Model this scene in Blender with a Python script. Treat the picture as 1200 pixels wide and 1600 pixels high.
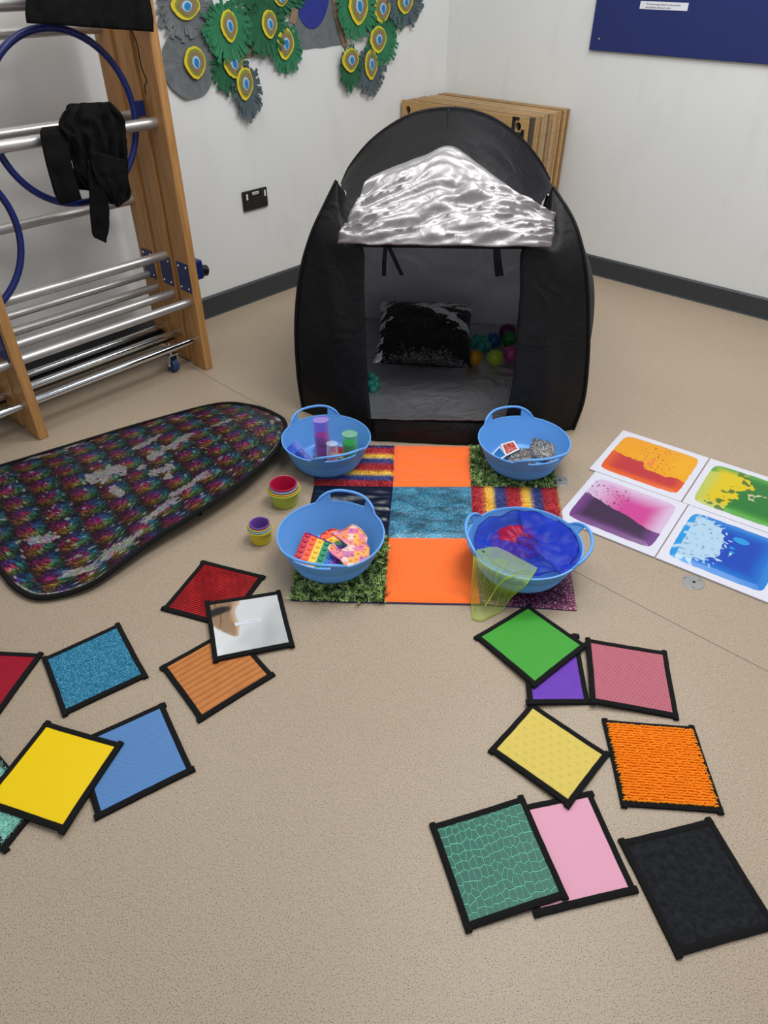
import bpy, bmesh, math, random
import numpy as np
from mathutils import Vector, Matrix, noise, geometry
random.seed(7); np.random.seed(7)
PI = math.pi
col = bpy.context.scene.collection
for o in list(bpy.data.objects): bpy.data.objects.remove(o)

# ------------------------------------------------------------------ camera, world, lights, exposure
FPX, PITCH, ROLL, CAMH = 1109.0, math.radians(38.0), math.radians(0.5), 1.4
_F = Vector((0, math.cos(PITCH), -math.sin(PITCH)))
_R0 = Vector((1, 0, 0)); _U0 = Vector((0, math.sin(PITCH), math.cos(PITCH)))
_R = _R0*math.cos(ROLL) + _U0*math.sin(ROLL); _U = -_R0*math.sin(ROLL) + _U0*math.cos(ROLL)
cd = bpy.data.cameras.new('camera'); cam = bpy.data.objects.new('camera', cd); col.objects.link(cam)
cd.sensor_fit = 'VERTICAL'; cd.sensor_height = 36; cd.sensor_width = 27; cd.lens = FPX/1600*36
cd.clip_start = .05; cd.clip_end = 60
m = Matrix((_R, _U, -_F)).transposed().to_4x4(); m.translation = Vector((0, 0, CAMH)); cam.matrix_world = m
bpy.context.scene.camera = cam
vs = bpy.context.scene.view_settings
vs.view_transform = 'Standard'; vs.look = 'None'; vs.gamma = 1; vs.exposure = 0.0; vs.use_curve_mapping = False
w = bpy.data.worlds.new('room_light'); bpy.context.scene.world = w; w.use_nodes = True
w.node_tree.nodes['Background'].inputs[0].default_value = (.90, .94, 1.0, 1)
w.node_tree.nodes['Background'].inputs[1].default_value = 0.50
def area(name, loc, size, power, colr=(1, .99, .975), rot=(0, 0, 0)):
    l = bpy.data.lights.new(name, 'AREA'); l.shape = 'RECTANGLE'; l.size, l.size_y = size
    l.energy = power; l.color = colr
    o = bpy.data.objects.new(name, l); col.objects.link(o); o.location = loc; o.rotation_euler = rot
    return o
area('ceiling_panel_light', (1.1, 2.5, 2.9), (1.2, .6), 35)
area('ceiling_panel_light', (.6, 1.25, 2.9), (1.2, .6), 36)
area('ceiling_panel_light', (-.9, 2.4, 2.9), (1.2, .6), 17)
area('ceiling_panel_light', (1.9, 3.2, 2.9), (.6, .6), 12)
area('ceiling_panel_light', (.0, -1.0, 2.9), (1.2, .6), 4)

# ------------------------------------------------------------------ measuring helpers (points in the room, metres)
def ray(x, y): return _F*FPX + _R*(x-600) + _U*(800-y)
def fp(x, y, z=0.0):
    d = ray(x, y); t = (CAMH-z)/-d.z; return Vector((d.x*t, d.y*t, z))
def atY(x, y, Y):
    d = ray(x, y); t = Y/d.y; return Vector((d.x*t, Y, CAMH+d.z*t))
CORNER = Vector((.330, 4.713, 0))
LD = Vector((.6568, .7541, 0)); LD.normalize()          # left wall runs along LD into the corner
LN = Vector((.7541, -.6568, 0)); LN.normalize()         # its normal, into the room
RD = Vector((.7566, -.6539, 0)); RD.normalize()         # right wall runs along RD out of the corner
RN = Vector((-.6539, -.7566, 0)); RN.normalize()        # its normal, into the room
def onplane(x, y, p0, n):
    d = ray(x, y); c = Vector((0, 0, CAMH)); t = (p0-c).dot(n)/d.dot(n); return c + d*t
def wl(x, y, off=0): return onplane(x, y, CORNER+LN*off, LN)
def wr(x, y, off=0): return onplane(x, y, CORNER+RN*off, RN)

# ------------------------------------------------------------------ material helpers
def lin(c):
    if isinstance(c, str): c = tuple(int(c[i:i+2], 16)/255 for i in (0, 2, 4))
    elif max(c) > 1: c = tuple(v/255 for v in c)
    return tuple(v/12.92 if v <= .04045 else ((v+.055)/1.055)**2.4 for v in c) + (1,)
class NT:
    def __init__(s, name):
        s.m = bpy.data.materials.new(name); s.m.use_nodes = True; s.t = s.m.node_tree
        s.b = s.t.nodes['Principled BSDF']; s.out = s.t.nodes['Material Output']
    def n(s, typ, **kw):
        nd = s.t.nodes.new(typ)
        for k, v in kw.items():
            if k.startswith('i_'): nd.inputs[int(k[2:])].default_value = v
            else: setattr(nd, k, v)
        return nd
    def l(s, a, b): s.t.links.new(a, b)
    def setb(s, **kw):
        for k, v in kw.items(): s.b.inputs[k.replace('_', ' ')].default_value = v
    def coord(s, kind='Object', scale=(1, 1, 1), rot=(0, 0, 0)):
        tc = s.n('ShaderNodeTexCoord'); mp = s.n('ShaderNodeMapping')
        mp.inputs['Scale'].default_value = scale; mp.inputs['Rotation'].default_value = rot
        s.l(tc.outputs[kind], mp.inputs[0]); return mp.outputs[0]
    def noise(s, vec, scale, detail=3, rough=.5, dist=0):
        nd = s.n('ShaderNodeTexNoise'); nd.inputs['Scale'].default_value = scale
        nd.inputs['Detail'].default_value = detail; nd.inputs['Roughness'].default_value = rough
        nd.inputs['Distortion'].default_value = dist
        if vec: s.l(vec, nd.inputs['Vector'])
        return nd.outputs['Fac']
    def vor(s, vec, scale, feature='F1', rnd=1.0, dim='3D'):
        nd = s.n('ShaderNodeTexVoronoi', feature=feature); nd.voronoi_dimensions = dim; nd.inputs['Scale'].default_value = scale
        nd.inputs['Randomness'].default_value = rnd
        if vec: s.l(vec, nd.inputs['Vector'])
        return nd
    def ramp(s, fac, stops, interp='LINEAR'):
        nd = s.n('ShaderNodeValToRGB'); cr = nd.color_ramp; cr.interpolation = interp
        while len(cr.elements) < len(stops): cr.elements.new(.5)
        for e, (p, c) in zip(cr.elements, stops): e.position = p; e.color = lin(c) if not isinstance(c, (int, float)) else (c, c, c, 1)
        s.l(fac, nd.inputs[0]); return nd.outputs[0]
    def math(s, op, a, b=0.0, c=None):
        nd = s.n('ShaderNodeMath', operation=op)
        for i, v in enumerate((a, b, c)):
            if v is None: continue
            if isinstance(v, (int, float)): nd.inputs[i].default_value = v
            else: s.l(v, nd.inputs[i])
        return nd.outputs[0]
    def mix(s, fac, a, b, blend='MIX'):
        nd = s.n('ShaderNodeMix', data_type='RGBA', blend_type=blend)
        for i, v in ((0, fac), (6, a), (7, b)):
            if isinstance(v, (int, float)): nd.inputs[i].default_value = v
            elif isinstance(v, (str, tuple)): nd.inputs[i].default_value = lin(v)
            else: s.l(v, nd.inputs[i])
        return nd.outputs[2]
    def bump(s, h, strength=.5, dist=.002, normal=None):
        nd = s.n('ShaderNodeBump'); nd.inputs['Strength'].default_value = strength; nd.inputs['Distance'].default_value = dist
        s.l(h, nd.inputs['Height'])
        if normal: s.l(normal, nd.inputs['Normal'])
        s.l(nd.outputs[0], s.b.inputs['Normal']); return nd.outputs[0]
    def base(s, c):
        if isinstance(c, (str, tuple)): s.b.inputs['Base Color'].default_value = lin(c)
        else: s.l(c, s.b.inputs['Base Color'])
_mc = {}
def plain(name, c, rough=.5, metal=0, var=.06, vscale=25, bump=0, bscale=200, spec=.5, coat=0):
    if name in _mc: return _mc[name]
    t = NT(name); v = t.coord(); n = t.noise(v, vscale, 3)
    r = t.ramp(n, [(.3, 1-var*2), (.7, 1.0)])
    t.base(t.mix(1.0, c, r, 'MULTIPLY')); t.setb(Roughness=rough, Metallic=metal)
    t.b.inputs['Specular IOR Level'].default_value = spec
    if coat: t.b.inputs['Coat Weight'].default_value = coat; t.b.inputs['Coat Roughness'].default_value = .15
    if bump: t.bump(t.noise(v, bscale, 2), bump, .001)
    _mc[name] = t.m; return t.m
def attr_mat(name, rough=.6, metal=0, bump=0, bscale=300, spec=.4):
    if name in _mc: return _mc[name]
    t = NT(name); a = t.n('ShaderNodeAttribute', attribute_name='Col')
    t.base(a.outputs['Color']); t.setb(Roughness=rough, Metallic=metal)
    t.b.inputs['Specular IOR Level'].default_value = spec
    if bump: t.bump(t.noise(t.coord(), bscale, 2), bump, .001)
    _mc[name] = t.m; return t.m
def sheer(name, c, alpha):
    t = NT(name); t.base(c); t.setb(Roughness=.45)
    tr = t.n('ShaderNodeBsdfTransparent'); tl = t.n('ShaderNodeBsdfTranslucent'); tl.inputs[0].default_value = lin(c)
    m1 = t.n('ShaderNodeMixShader'); m1.inputs[0].default_value = .35
    t.l(t.b.outputs[0], m1.inputs[1]); t.l(tl.outputs[0], m1.inputs[2])
    lw = t.n('ShaderNodeLayerWeight'); lw.inputs[0].default_value = .35
    f = t.math('MULTIPLY_ADD', lw.outputs['Facing'], 1-alpha, alpha)
    m2 = t.n('ShaderNodeMixShader'); t.l(f, m2.inputs[0]); t.l(tr.outputs[0], m2.inputs[1]); t.l(m1.outputs[0], m2.inputs[2])
    t.l(m2.outputs[0], t.out.inputs[0]); return t.m

# ------------------------------------------------------------------ mesh helpers
class MB:
    def __init__(s): s.v = []; s.f = []; s.c = []; s.uv = {}; s.mi = []; s.cm = 0; s.cc = (1, 1, 1)
    def add(s, vs, fs, colr=None):
        b = len(s.v); s.v += [Vector(v) for v in vs]
        s.c += (colr if isinstance(colr, list) else [colr or s.cc]*len(vs))
        s.f += [tuple(i+b for i in f) for f in fs]; s.mi += [s.cm]*len(fs); return s
    def box(s, c, size, rot=None):
        c = Vector(c); x, y, z = [k/2 for k in size]
        vs = [Vector((a*x, b*y, d*z)) for a in (-1, 1) for b in (-1, 1) for d in (-1, 1)]
        if rot: vs = [rot @ v for v in vs]
        return s.add([c+v for v in vs], [(0, 1, 3, 2), (4, 6, 7, 5), (0, 4, 5, 1), (2, 3, 7, 6), (0, 2, 6, 4), (1, 5, 7, 3)])
    def obox(s, o, ax, ay, az):   # box from corner with edge vectors
        o, ax, ay, az = map(Vector, (o, ax, ay, az))
        vs = [o+ax*a+ay*b+az*d for a in (0, 1) for b in (0, 1) for d in (0, 1)]
        return s.add(vs, [(0, 1, 3, 2), (4, 6, 7, 5), (0, 4, 5, 1), (2, 3, 7, 6), (0, 2, 6, 4), (1, 5, 7, 3)])
    def grid(s, P, colr=None, closed=False):   # P[i][j]
        n, m_ = len(P), len(P[0]); vs = [p for r in P for p in r]
        cs = [k for r in colr for k in r] if colr else None
        fs = []
        for i in range(n-1):
            for j in range(m_ if closed else m_-1):
                j2 = (j+1) % m_; fs.append((i*m_+j, i*m_+j2, (i+1)*m_+j2, (i+1)*m_+j))
        return s.add(vs, fs, cs)
    def tube(s, pts, r, n=12, cap=True, closed=False, flat=None):
        pts = [Vector(p) for p in pts]; N = len(pts); rr = r if isinstance(r, list) else [r]*N
        rings = []; up = None
        for i, p in enumerate(pts):
            a = pts[(i-1) % N] if (closed or i > 0) else p; b = pts[(i+1) % N] if (closed or i < N-1) else p
            t = (b-a).normalized()
            if up is None: up = Vector((0, 0, 1)) if abs(t.z) < .9 else Vector((1, 0, 0))
            x = t.cross(up).normalized(); up = x.cross(t).normalized()
            rings.append([p + (x*math.cos(k*2*PI/n) + up*math.sin(k*2*PI/n)*(flat or 1))*rr[i] for k in range(n)])
        b = len(s.v); vs = [q for g in rings for q in g]; fs = []
        for i in range(N if closed else N-1):
            i2 = (i+1) % N
            for k in range(n): fs.append((i*n+k, i*n+(k+1) % n, i2*n+(k+1) % n, i2*n+k))
        if cap and not closed: fs += [tuple(range(n))[::-1], tuple((N-1)*n+k for k in range(n))]
        return s.add(vs, fs)
    def lathe(s, prof, n=48, c=(0, 0, 0), sx=1, sy=1, cap=False):
        c = Vector(c)
        P = [[c+Vector((r*math.cos(k*2*PI/n)*sx, r*math.sin(k*2*PI/n)*sy, z)) for k in range(n)] for r, z in prof]
        s.grid(P, closed=True)
        return s
    def disc(s, c, r, n=24, nx=Vector((1, 0, 0)), ny=Vector((0, 1, 0))):
        c = Vector(c)
        return s.add([c+nx*math.cos(k*2*PI/n)*r+ny*math.sin(k*2*PI/n)*r for k in range(n)], [tuple(range(n))])
    def sphere(s, c, r, n=16, m_=10, sc=(1, 1, 1)):
        c = Vector(c)
        P = [[c+Vector((r*math.sin(a)*math.cos(b)*sc[0], r*math.sin(a)*math.sin(b)*sc[1], r*math.cos(a)*sc[2]))
              for b in [k*2*PI/n for k in range(n)]] for a in [max(1e-3, min(PI-1e-3, i*PI/m_)) for i in range(m_+1)]]
        return s.grid(P, closed=True)
def rootloc(o):
    l = Vector((0, 0, 0))
    while o: l += o.location; o = o.parent
    return l
def obj(name, mb, mat, parent=None, smooth=False, origin=None, bevel=0, solid=0, sub=0, uv=None, stuff=False, angle=40):
    me = bpy.data.meshes.new(name)
    if parent: off = rootloc(parent)
    elif origin is not None: off = Vector(origin)
    else:
        a = np.array([tuple(v) for v in mb.v]); off = Vector((a[:, 0].mean(), a[:, 1].mean(), a[:, 2].min()))
    me.from_pydata([tuple(v-off) for v in mb.v], [], mb.f)
    for mm in (mat if isinstance(mat, list) else [mat]): me.materials.append(mm)
    if any(mb.mi): me.polygons.foreach_set('material_index', mb.mi)
    if any(c != (1, 1, 1) for c in mb.c[:1]+mb.c[-1:]) or len(set(mb.c)) > 1:
        at = me.color_attributes.new('Col', 'FLOAT_COLOR', 'POINT')
        at.data.foreach_set('color', [x for c in mb.c for x in (c[0], c[1], c[2], 1.0)])
    if uv:
        ul = me.uv_layers.new(name='UVMap')
        for lp in me.loops: ul.data[lp.index].uv = uv[lp.vertex_index]
    bm = bmesh.new(); bm.from_mesh(me); bmesh.ops.recalc_face_normals(bm, faces=bm.faces); bm.to_mesh(me); bm.free()
    if smooth:
        me.polygons.foreach_set('use_smooth', [True]*len(me.polygons))
        try: me.set_sharp_from_angle(angle=math.radians(angle))
        except Exception: pass
    me.update()
    o = bpy.data.objects.new(name, me); col.objects.link(o)
    if parent: o.parent = parent
    else: o.location = off
    if solid: md = o.modifiers.new('s', 'SOLIDIFY'); md.thickness = solid; md.offset = 0
    if bevel:
        md = o.modifiers.new('b', 'BEVEL'); md.width = bevel; md.segments = 2; md.limit_method = 'ANGLE'
    if sub: md = o.modifiers.new('u', 'SUBSURF'); md.levels = md.render_levels = sub
    if stuff: o['kind'] = 'stuff'
    return o
def tag(o, label=None, cat=None, group=None, kind=None):
    if label: o['label'] = label
    if cat: o['category'] = cat
    if group: o['group'] = group
    if kind: o['kind'] = kind
    return o
def thing(name, loc, label, cat, group=None, rz=0):
    o = bpy.data.objects.new(name, None); col.objects.link(o); o.location = loc; o.rotation_euler = (0, 0, rz)
    o.empty_display_size = .05
    return tag(o, label, cat, group)
def struct(name, mb, mat, **kw):
    o = obj(name, mb, mat, **kw); o['kind'] = 'structure'; return o
def copy_tree(o, parent=None):
    c = o.copy(); col.objects.link(c)
    if parent: c.parent = parent
    for ch in list(o.children): copy_tree(ch, c)
    return c
def crv(pts, n):   # Catmull-Rom resample to n points (even in arc length)
    P = [Vector(p) for p in pts]
    if len(P) == 2: return [P[0].lerp(P[1], i/(n-1)) for i in range(n)]
    out = []
    Q = [P[0]*2-P[1]] + P + [P[-1]*2-P[-2]]
    for i in range(1, len(Q)-2):
        for k in range(12):
            t = k/12; a, b, c, d = Q[i-1], Q[i], Q[i+1], Q[i+2]
            out.append(.5*((2*b)+(-a+c)*t+(2*a-5*b+4*c-d)*t*t+(-a+3*b-3*c+d)*t**3))
    out.append(P[-1])
    L = [0]
    for a, b in zip(out, out[1:]): L.append(L[-1]+(b-a).length)
    res = []; j = 0
    for i in range(n):
        s_ = L[-1]*i/(n-1)
        while j < len(L)-2 and L[j+1] < s_: j += 1
        dd = L[j+1]-L[j]; res.append(out[j].lerp(out[j+1], (s_-L[j])/dd if dd > 0 else 0))
    return res
def fbm(p, oct=3):
    return sum(noise.noise(p*(2**k))/(2**k) for k in range(oct))
def ridge(p): return 1-abs(noise.noise(p))*2

# ------------------------------------------------------------------ materials of the room
def mat_floor():
    t = NT('beige_vinyl'); v = t.coord()
    a = t.noise(v, 420, 2, .6); b = t.noise(v, 1.1, 3); c = t.noise(v, 900, 1)
    base = t.ramp(b, [(.3, 'a5947f'), (.7, 'ad9c87')])
    sp = t.ramp(a, [(.36, .30), (.45, 1.0)]); sp2 = t.ramp(c, [(.3, .86), (.6, 1.04)])
    d = t.vor(v, 260); dots = t.ramp(d.outputs['Distance'], [(.12, .35), (.22, 1.0)])
    k = t.mix(1, base, sp, 'MULTIPLY'); k = t.mix(1, k, sp2, 'MULTIPLY'); k = t.mix(.6, k, dots, 'MULTIPLY')
    t.base(k); t.setb(Roughness=.42); t.b.inputs['Specular IOR Level'].default_value = .35
    t.bump(a, .06, .0004); return t.m
def mat_wall(name, c):
    t = NT(name); v = t.coord(); a = t.noise(v, 1.5, 4); b = t.noise(t.coord(scale=(1, 1, .25)), 9, 3, .6)
    k = t.mix(1, c, t.ramp(a, [(.3, .95), (.7, 1.0)]), 'MULTIPLY'); k = t.mix(1, k, t.ramp(b, [(.28, .95), (.45, 1.0)]), 'MULTIPLY')
    t.base(k); t.setb(Roughness=.6); t.bump(t.noise(v, 160, 3), .12, .001); return t.m
M = {}
M['floor'] = mat_floor(); M['wallL'] = mat_wall('left_wall_paint', 'dfe1e0'); M['wallR'] = mat_wall('right_wall_paint', 'dfe1e0')
M['skirt'] = plain('dark_grey_vinyl', '33383c', .45, var=.05)
M['seam'] = plain('weld_line', '7f705e', .6)

# floor
mb = MB(); mb.add([(-6, -3, 0), (7, -3, 0), (7, 8, 0), (-6, 8, 0)], [(0, 1, 2, 3)]); mb.f = []; mb.mi = []
mb.f = [(0, 1, 2, 3)]; mb.mi = [0]
struct('floor', mb, M['floor'], origin=(0, 0, 0))
# walls: 12 cm thick, built outward
mb = MB(); a = CORNER-LD*5.2; mb.obox(a, LD*5.2, -LN*.12, (0, 0, 2.9)); struct('wall_left', mb, M['wallL'])
mb = MB(); mb.obox(CORNER-LN*.12, RD*4.6+LN*.12, -RN*.12, (0, 0, 2.9)); struct('wall_right', mb, M['wallR'])
def skirting(name, a, d, L, n):
    mb = MB(); h, th = .102, .011
    prof = [(0, 0), (th+.004, 0), (th+.001, .006), (th, .02), (th, h-.008), (th-.006, h), (0, h)]
    A = [a+n*x+Vector((0, 0, z)) for x, z in prof]; B = [p+d*L for p in A]
    k = len(prof); mb.add(A+B, [(i, (i+1) % k, k+(i+1) % k, k+i) for i in range(k)]+[tuple(range(k)), tuple(range(2*k-1, k-1, -1))])
    struct(name, mb, M['skirt'])
skirting('baseboard_left', CORNER-LD*5.2, LD, 5.2, LN); skirting('baseboard_right', CORNER, RD, 4.6, RN)
# welded sheet seam across the floor
sp = [fp(*p) for p in ((262, 551), (307.5, 577.5), (415, 637.5), (902.5, 895), (1200, 1049), (1300, 1099))]
e_ = sp[-1]+(sp[-1]-sp[-2]).normalized()*3; sp = crv(sp, 60)+[e_]; mb = MB()
mb.grid([[p+Vector((0, .0018, .0004)), p+Vector((0, -.0018, .0004))] for p in sp]); struct('trim_1', mb, M['seam'])

# ------------------------------------------------------------------ notice board on the right wall
M['board'] = plain('blue_felt', '1c2a66', .9, var=.05, bump=.4, bscale=500)
M['paper'] = plain('white_paper', 'dfe1ea', .7, var=.02)
M['ink'] = plain('dark_ink', '3a3a3a', .8)
M['steel'] = plain('pin_steel', 'b0b0b0', .3, 1)
p0 = wr(920, 77.5, .014); p1 = wr(1200, 101.5, .014)
sb = (p0-CORNER).dot(RD); zb = (p0.z+p1.z)/2
nb = thing('notice_board', CORNER+RD*sb+Vector((0, 0, zb)), 'royal blue felt notice board high on the right wall, cut by the top edge', 'notice board')
mb = MB(); mb.obox(CORNER+RD*sb+Vector((0, 0, zb)), RD*1.8, RN*.014, (0, 0, 1.2)); obj('felt_panel', mb, M['board'], nb, bevel=.002)
q = wr(936, 61, .014); mb = MB(); mb.sphere(q, .006, 10, 6); obj('drawing_pin', mb, M['steel'], nb, smooth=True)
a = wr(1001.5, 1.5, .0145); b = wr(1075.5, 9, .0145); c = wr(1072, 22, .0145)
up = Vector((0, 0, a.z-wr(1000, 13.8, .0145).z)); ww = b-a; ww.z = 0
lb = thing('paper_label', a-up, 'narrow white printed paper strip stuck on the blue notice board', 'label')
mb = MB(); mb.obox(a-up, ww, RN*.0008, up); obj('strip', mb, M['paper'], lb)
def text(body, name, o, ex, ez, n, size, mat, parent, align='LEFT'):
    cu = bpy.data.curves.new(name, 'FONT'); cu.body = body; cu.size = size; cu.extrude = .0001; cu.align_x = align
    t = bpy.data.objects.new(name+'_tmp', cu); col.objects.link(t)
    dg = bpy.context.evaluated_depsgraph_get(); me = bpy.data.meshes.new_from_object(t.evaluated_get(dg))
    bpy.data.objects.remove(t)
    R = Matrix((ex, ez, n)).transposed(); off = rootloc(parent)
    for v in me.vertices: v.co = R @ v.co + Vector(o) - off
    me.materials.clear(); me.materials.append(mat)
    ob = bpy.data.objects.new(name, me); col.objects.link(ob); ob.parent = parent; return ob
Z = Vector((0, 0, 1))
text('We encourage children to be creative', 'print', a-up*.45+RD*.028+RN*.0012, RD, Z, RN, up.length*.36, M['ink'], lb)
text('and interact with each other', 'print', a-up*.86+RD*.028+RN*.0012, RD, Z, RN, up.length*.36, M['ink'], lb)

# ------------------------------------------------------------------ wall socket
M['blackp'] = plain('black_plastic', '161617', .35, var=.03); M['whitep'] = plain('white_plastic', 'd8d8d6', .5)
M['greyp'] = plain('grey_print', '8d8d90', .6)
s0 = (wl(376.5, 300)-CORNER).dot(LD); so = CORNER+LD*s0+Vector((0, 0, .439))
sk = thing('wall_socket', so, 'black double plate wall socket with three white stickers on the left wall', 'socket')
mb = MB(); mb.obox(so, LD*.15, LN*.012, (0, 0, .088)); obj('plate', mb, M['blackp'], sk, bevel=.004)
for u_, v_, w_, h_ in ((.018, .050, .010, .026), (.129, .050, .010, .026), (.056, .067, .040, .012)):
    mb = MB(); mb.obox(so+LD*u_+Z*v_+LN*.012, LD*w_, LN*.0015, (0, 0, h_)); st = obj('sticker', mb, M['whitep'], sk)
mb = MB(); mb.obox(so+LD*.061+Z*.0705+LN*.0136, LD*.030, LN*.0003, (0, 0, .005)); obj('print', mb, M['greyp'], st)
for u_ in (.045, .105):
    mb = MB(); mb.obox(so+LD*u_+Z*.058+LN*.012, LD*.010, LN*.003, (0, 0, .009)); obj('switch', mb, M['blackp'], sk, bevel=.001)
    mb = MB()
    for dx, dz, ww_, hh in ((0, .030, .005, .009), (-.011, .014, .008, .004), (.011, .014, .008, .004)):
        mb.obox(so+LD*(u_+dx)+Z*dz+LN*.012, LD*ww_, LN*.0004, (0, 0, hh))
    obj('pin_slots', mb, plain('slot_black', '050505', .9), sk)

# ------------------------------------------------------------------ plywood boards stacked in the corner
def mat_ply(name, c, k):
    t = NT(name); v = t.coord(scale=(1, 12, 12)); n = t.noise(v, 5, 4, .6, .4)
    kk = t.mix(1, c, t.ramp(n, [(.3, .80), (.65, 1.06)]), 'MULTIPLY')
    t.base(kk); t.setb(Roughness=.65); t.bump(n, .15, .001); return t.m
plys = [mat_ply('plywood_tan', 'b8935f', 0), mat_ply('plywood_brown', '8b6a47', 1), mat_ply('plywood_pale', 'ad926c', 2), mat_ply('plywood_dark', '4a3e35', 3)]
BW, BH = .80, .795
def board_mesh(th):
    outer = [Vector((0, 0, 0)), Vector((BW, 0, 0)), Vector((BW, 0, BH)), Vector((0, 0, BH))]
    holes = [[Vector((cx+.017*math.cos(-a*2*PI/20), 0, BH-.045+.020*math.sin(-a*2*PI/20))) for a in range(20)] for cx in (.045, BW-.055)]
    loops = [outer]+holes; tri = geometry.tessellate_polygon(loops); flat = [p for L in loops for p in L]; n = len(flat)
    mb = MB(); vs = [p.copy() for p in flat]+[p+Vector((0, th, 0)) for p in flat]
    fs = [tuple(t) for t in tri]+[tuple(i+n for i in t)[::-1] for t in tri]; b = 0
    for L in loops:
        k = len(L); fs += [(b+i, b+(i+1) % k, n+b+(i+1) % k, n+b+i) for i in range(k)]; b += k
    mb.add(vs, fs); return mb
protos = {}
off = .006; nb_ = 0; plan = []
ang = math.atan2(RD.y, RD.x)
while off < .392:
    th = random.choice([.010, .012, .014, .016]); plan.append((off, th)); off += th+random.choice([.0005, .001, .002])
NBD = len(plan)
for i, (off, th) in enumerate(plan):
    mi = random.choice([0, 1, 0, 2, 1, 0, 2]); front = i == NBD-1; k_ = NBD-1-i
    if k_ in (1, 2): mi = 3
    if front: mi = 0
    if mi not in protos: o = obj('plywood_board', board_mesh(.01), plys[mi], origin=(0, 0, 0)); protos[mi] = o
    else: o = protos[mi].copy(); col.objects.link(o)
    sx = .014 if front else .012+random.uniform(0, .02)
    o.rotation_euler = (0, 0, ang); o.scale = (1, th/.01*.97, 1 if front else random.uniform(.99, 1.0))
    o.location = CORNER+RD*sx+RN*(off+th*.97)
    if front: lab = 'tan plywood board at the front of the corner stack, round hole at each top corner'; frontb = o
    elif k_ == 1: lab = 'dark edged plywood board directly behind the front board of the corner stack'
    elif k_ == 2: lab = 'dark edged plywood board third from the front of the corner stack'
    elif i == 0: lab = 'rearmost plywood board of the corner stack, against the right wall'
    else: lab = 'plywood board standing between others in the corner stack behind the tent'
    tag(o, lab, 'board', 'plywood boards stacked in the corner')
tape = MB(); tc = Vector((BW-.055, -.0008, BH-.045))
for sx_, sz_, w_, h_ in ((-.036, -.045, .072, .022), (-.036, -.045, .020, .085), (.020, -.045, .018, .035), (-.036, .027, .040, .014)):
    tape.obox(tc+Vector((sx_, -.0006, sz_)), (w_, 0, 0), (0, .0012, 0), (0, 0, h_))
ta = obj('black_tape', tape, M['blackp'], None, origin=(0, 0, 0)); ta.location = (0, 0, 0); ta.parent = frontb
ta['label'] = 'torn black tape around the right hole'

# ------------------------------------------------------------------ peacock collage on the left wall
def mat_paper(name, c, var=.12):
    t = NT(name); v = t.coord(); n = t.noise(v, 30, 4, .6)
    t.base(t.mix(1, c, t.ramp(n, [(.3, 1-2*var), (.7, 1.05)]), 'MULTIPLY')); t.setb(Roughness=.85); t.bump(n, .4, .002); return t.m
PM = dict(grey=mat_paper('grey_painted_paper', '6a7073'), green=mat_paper('green_crepe_paper', '2a7a52'), dgreen=mat_paper('dark_green_crepe_paper', '1d5f3d'),
          slate=mat_paper('slate_crepe_paper', '4f5f66'), yellow=mat_paper('yellow_paper', 'd9c22e', .04), olive=mat_paper('olive_paper', '7f8f33', .05),
          brown=mat_paper('brown_paper', '8a7252', .06), cyan=mat_paper('pale_cyan_paper', '9cc8dd', .04), blue=mat_paper('bright_blue_paper', '2277b8', .04),
          royal=mat_paper('royal_blue_paint', '23308a', .12), kraft=mat_paper('kraft_paper', '8d765a', .08))
LDm = LD
def wpt(o, s_, z_, n_): return o+LD*s_+Z*z_+LN*n_
def eyeshape(k, a): return 1+.10*k*math.cos(a+PI/2)
def disc_part(name, o, cx, cz, rx, rz, nrm, mat, parent, tilt=0, egg=.25, cut=None):
    mb = MB(); n = 28; pts = []
    for i in range(n):
        a = i*2*PI/n; rr = 1+random.uniform(-.03, .03); x = math.cos(a)*rx*rr*(1-egg*.5*(-math.sin(a))*(.8 if math.sin(a) < 0 else 0)); z = math.sin(a)*rz*rr
        if math.sin(a) < 0: x *= 1-egg*abs(math.sin(a))**1.5
        c_, s_ = math.cos(tilt), math.sin(tilt); pts.append((cx+x*c_-z*s_, cz+x*s_+z*c_))
    th = .0012
    A = [wpt(o, x, z, nrm) for x, z in pts]; B = [wpt(o, x, z, nrm+th) for x, z in pts]
    mb.add(A+B, [tuple(range(n))[::-1], tuple(range(n, 2*n))]+[(i, (i+1) % n, n+(i+1) % n, n+i) for i in range(n)])
    return obj(name, mb, mat, parent)
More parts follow.
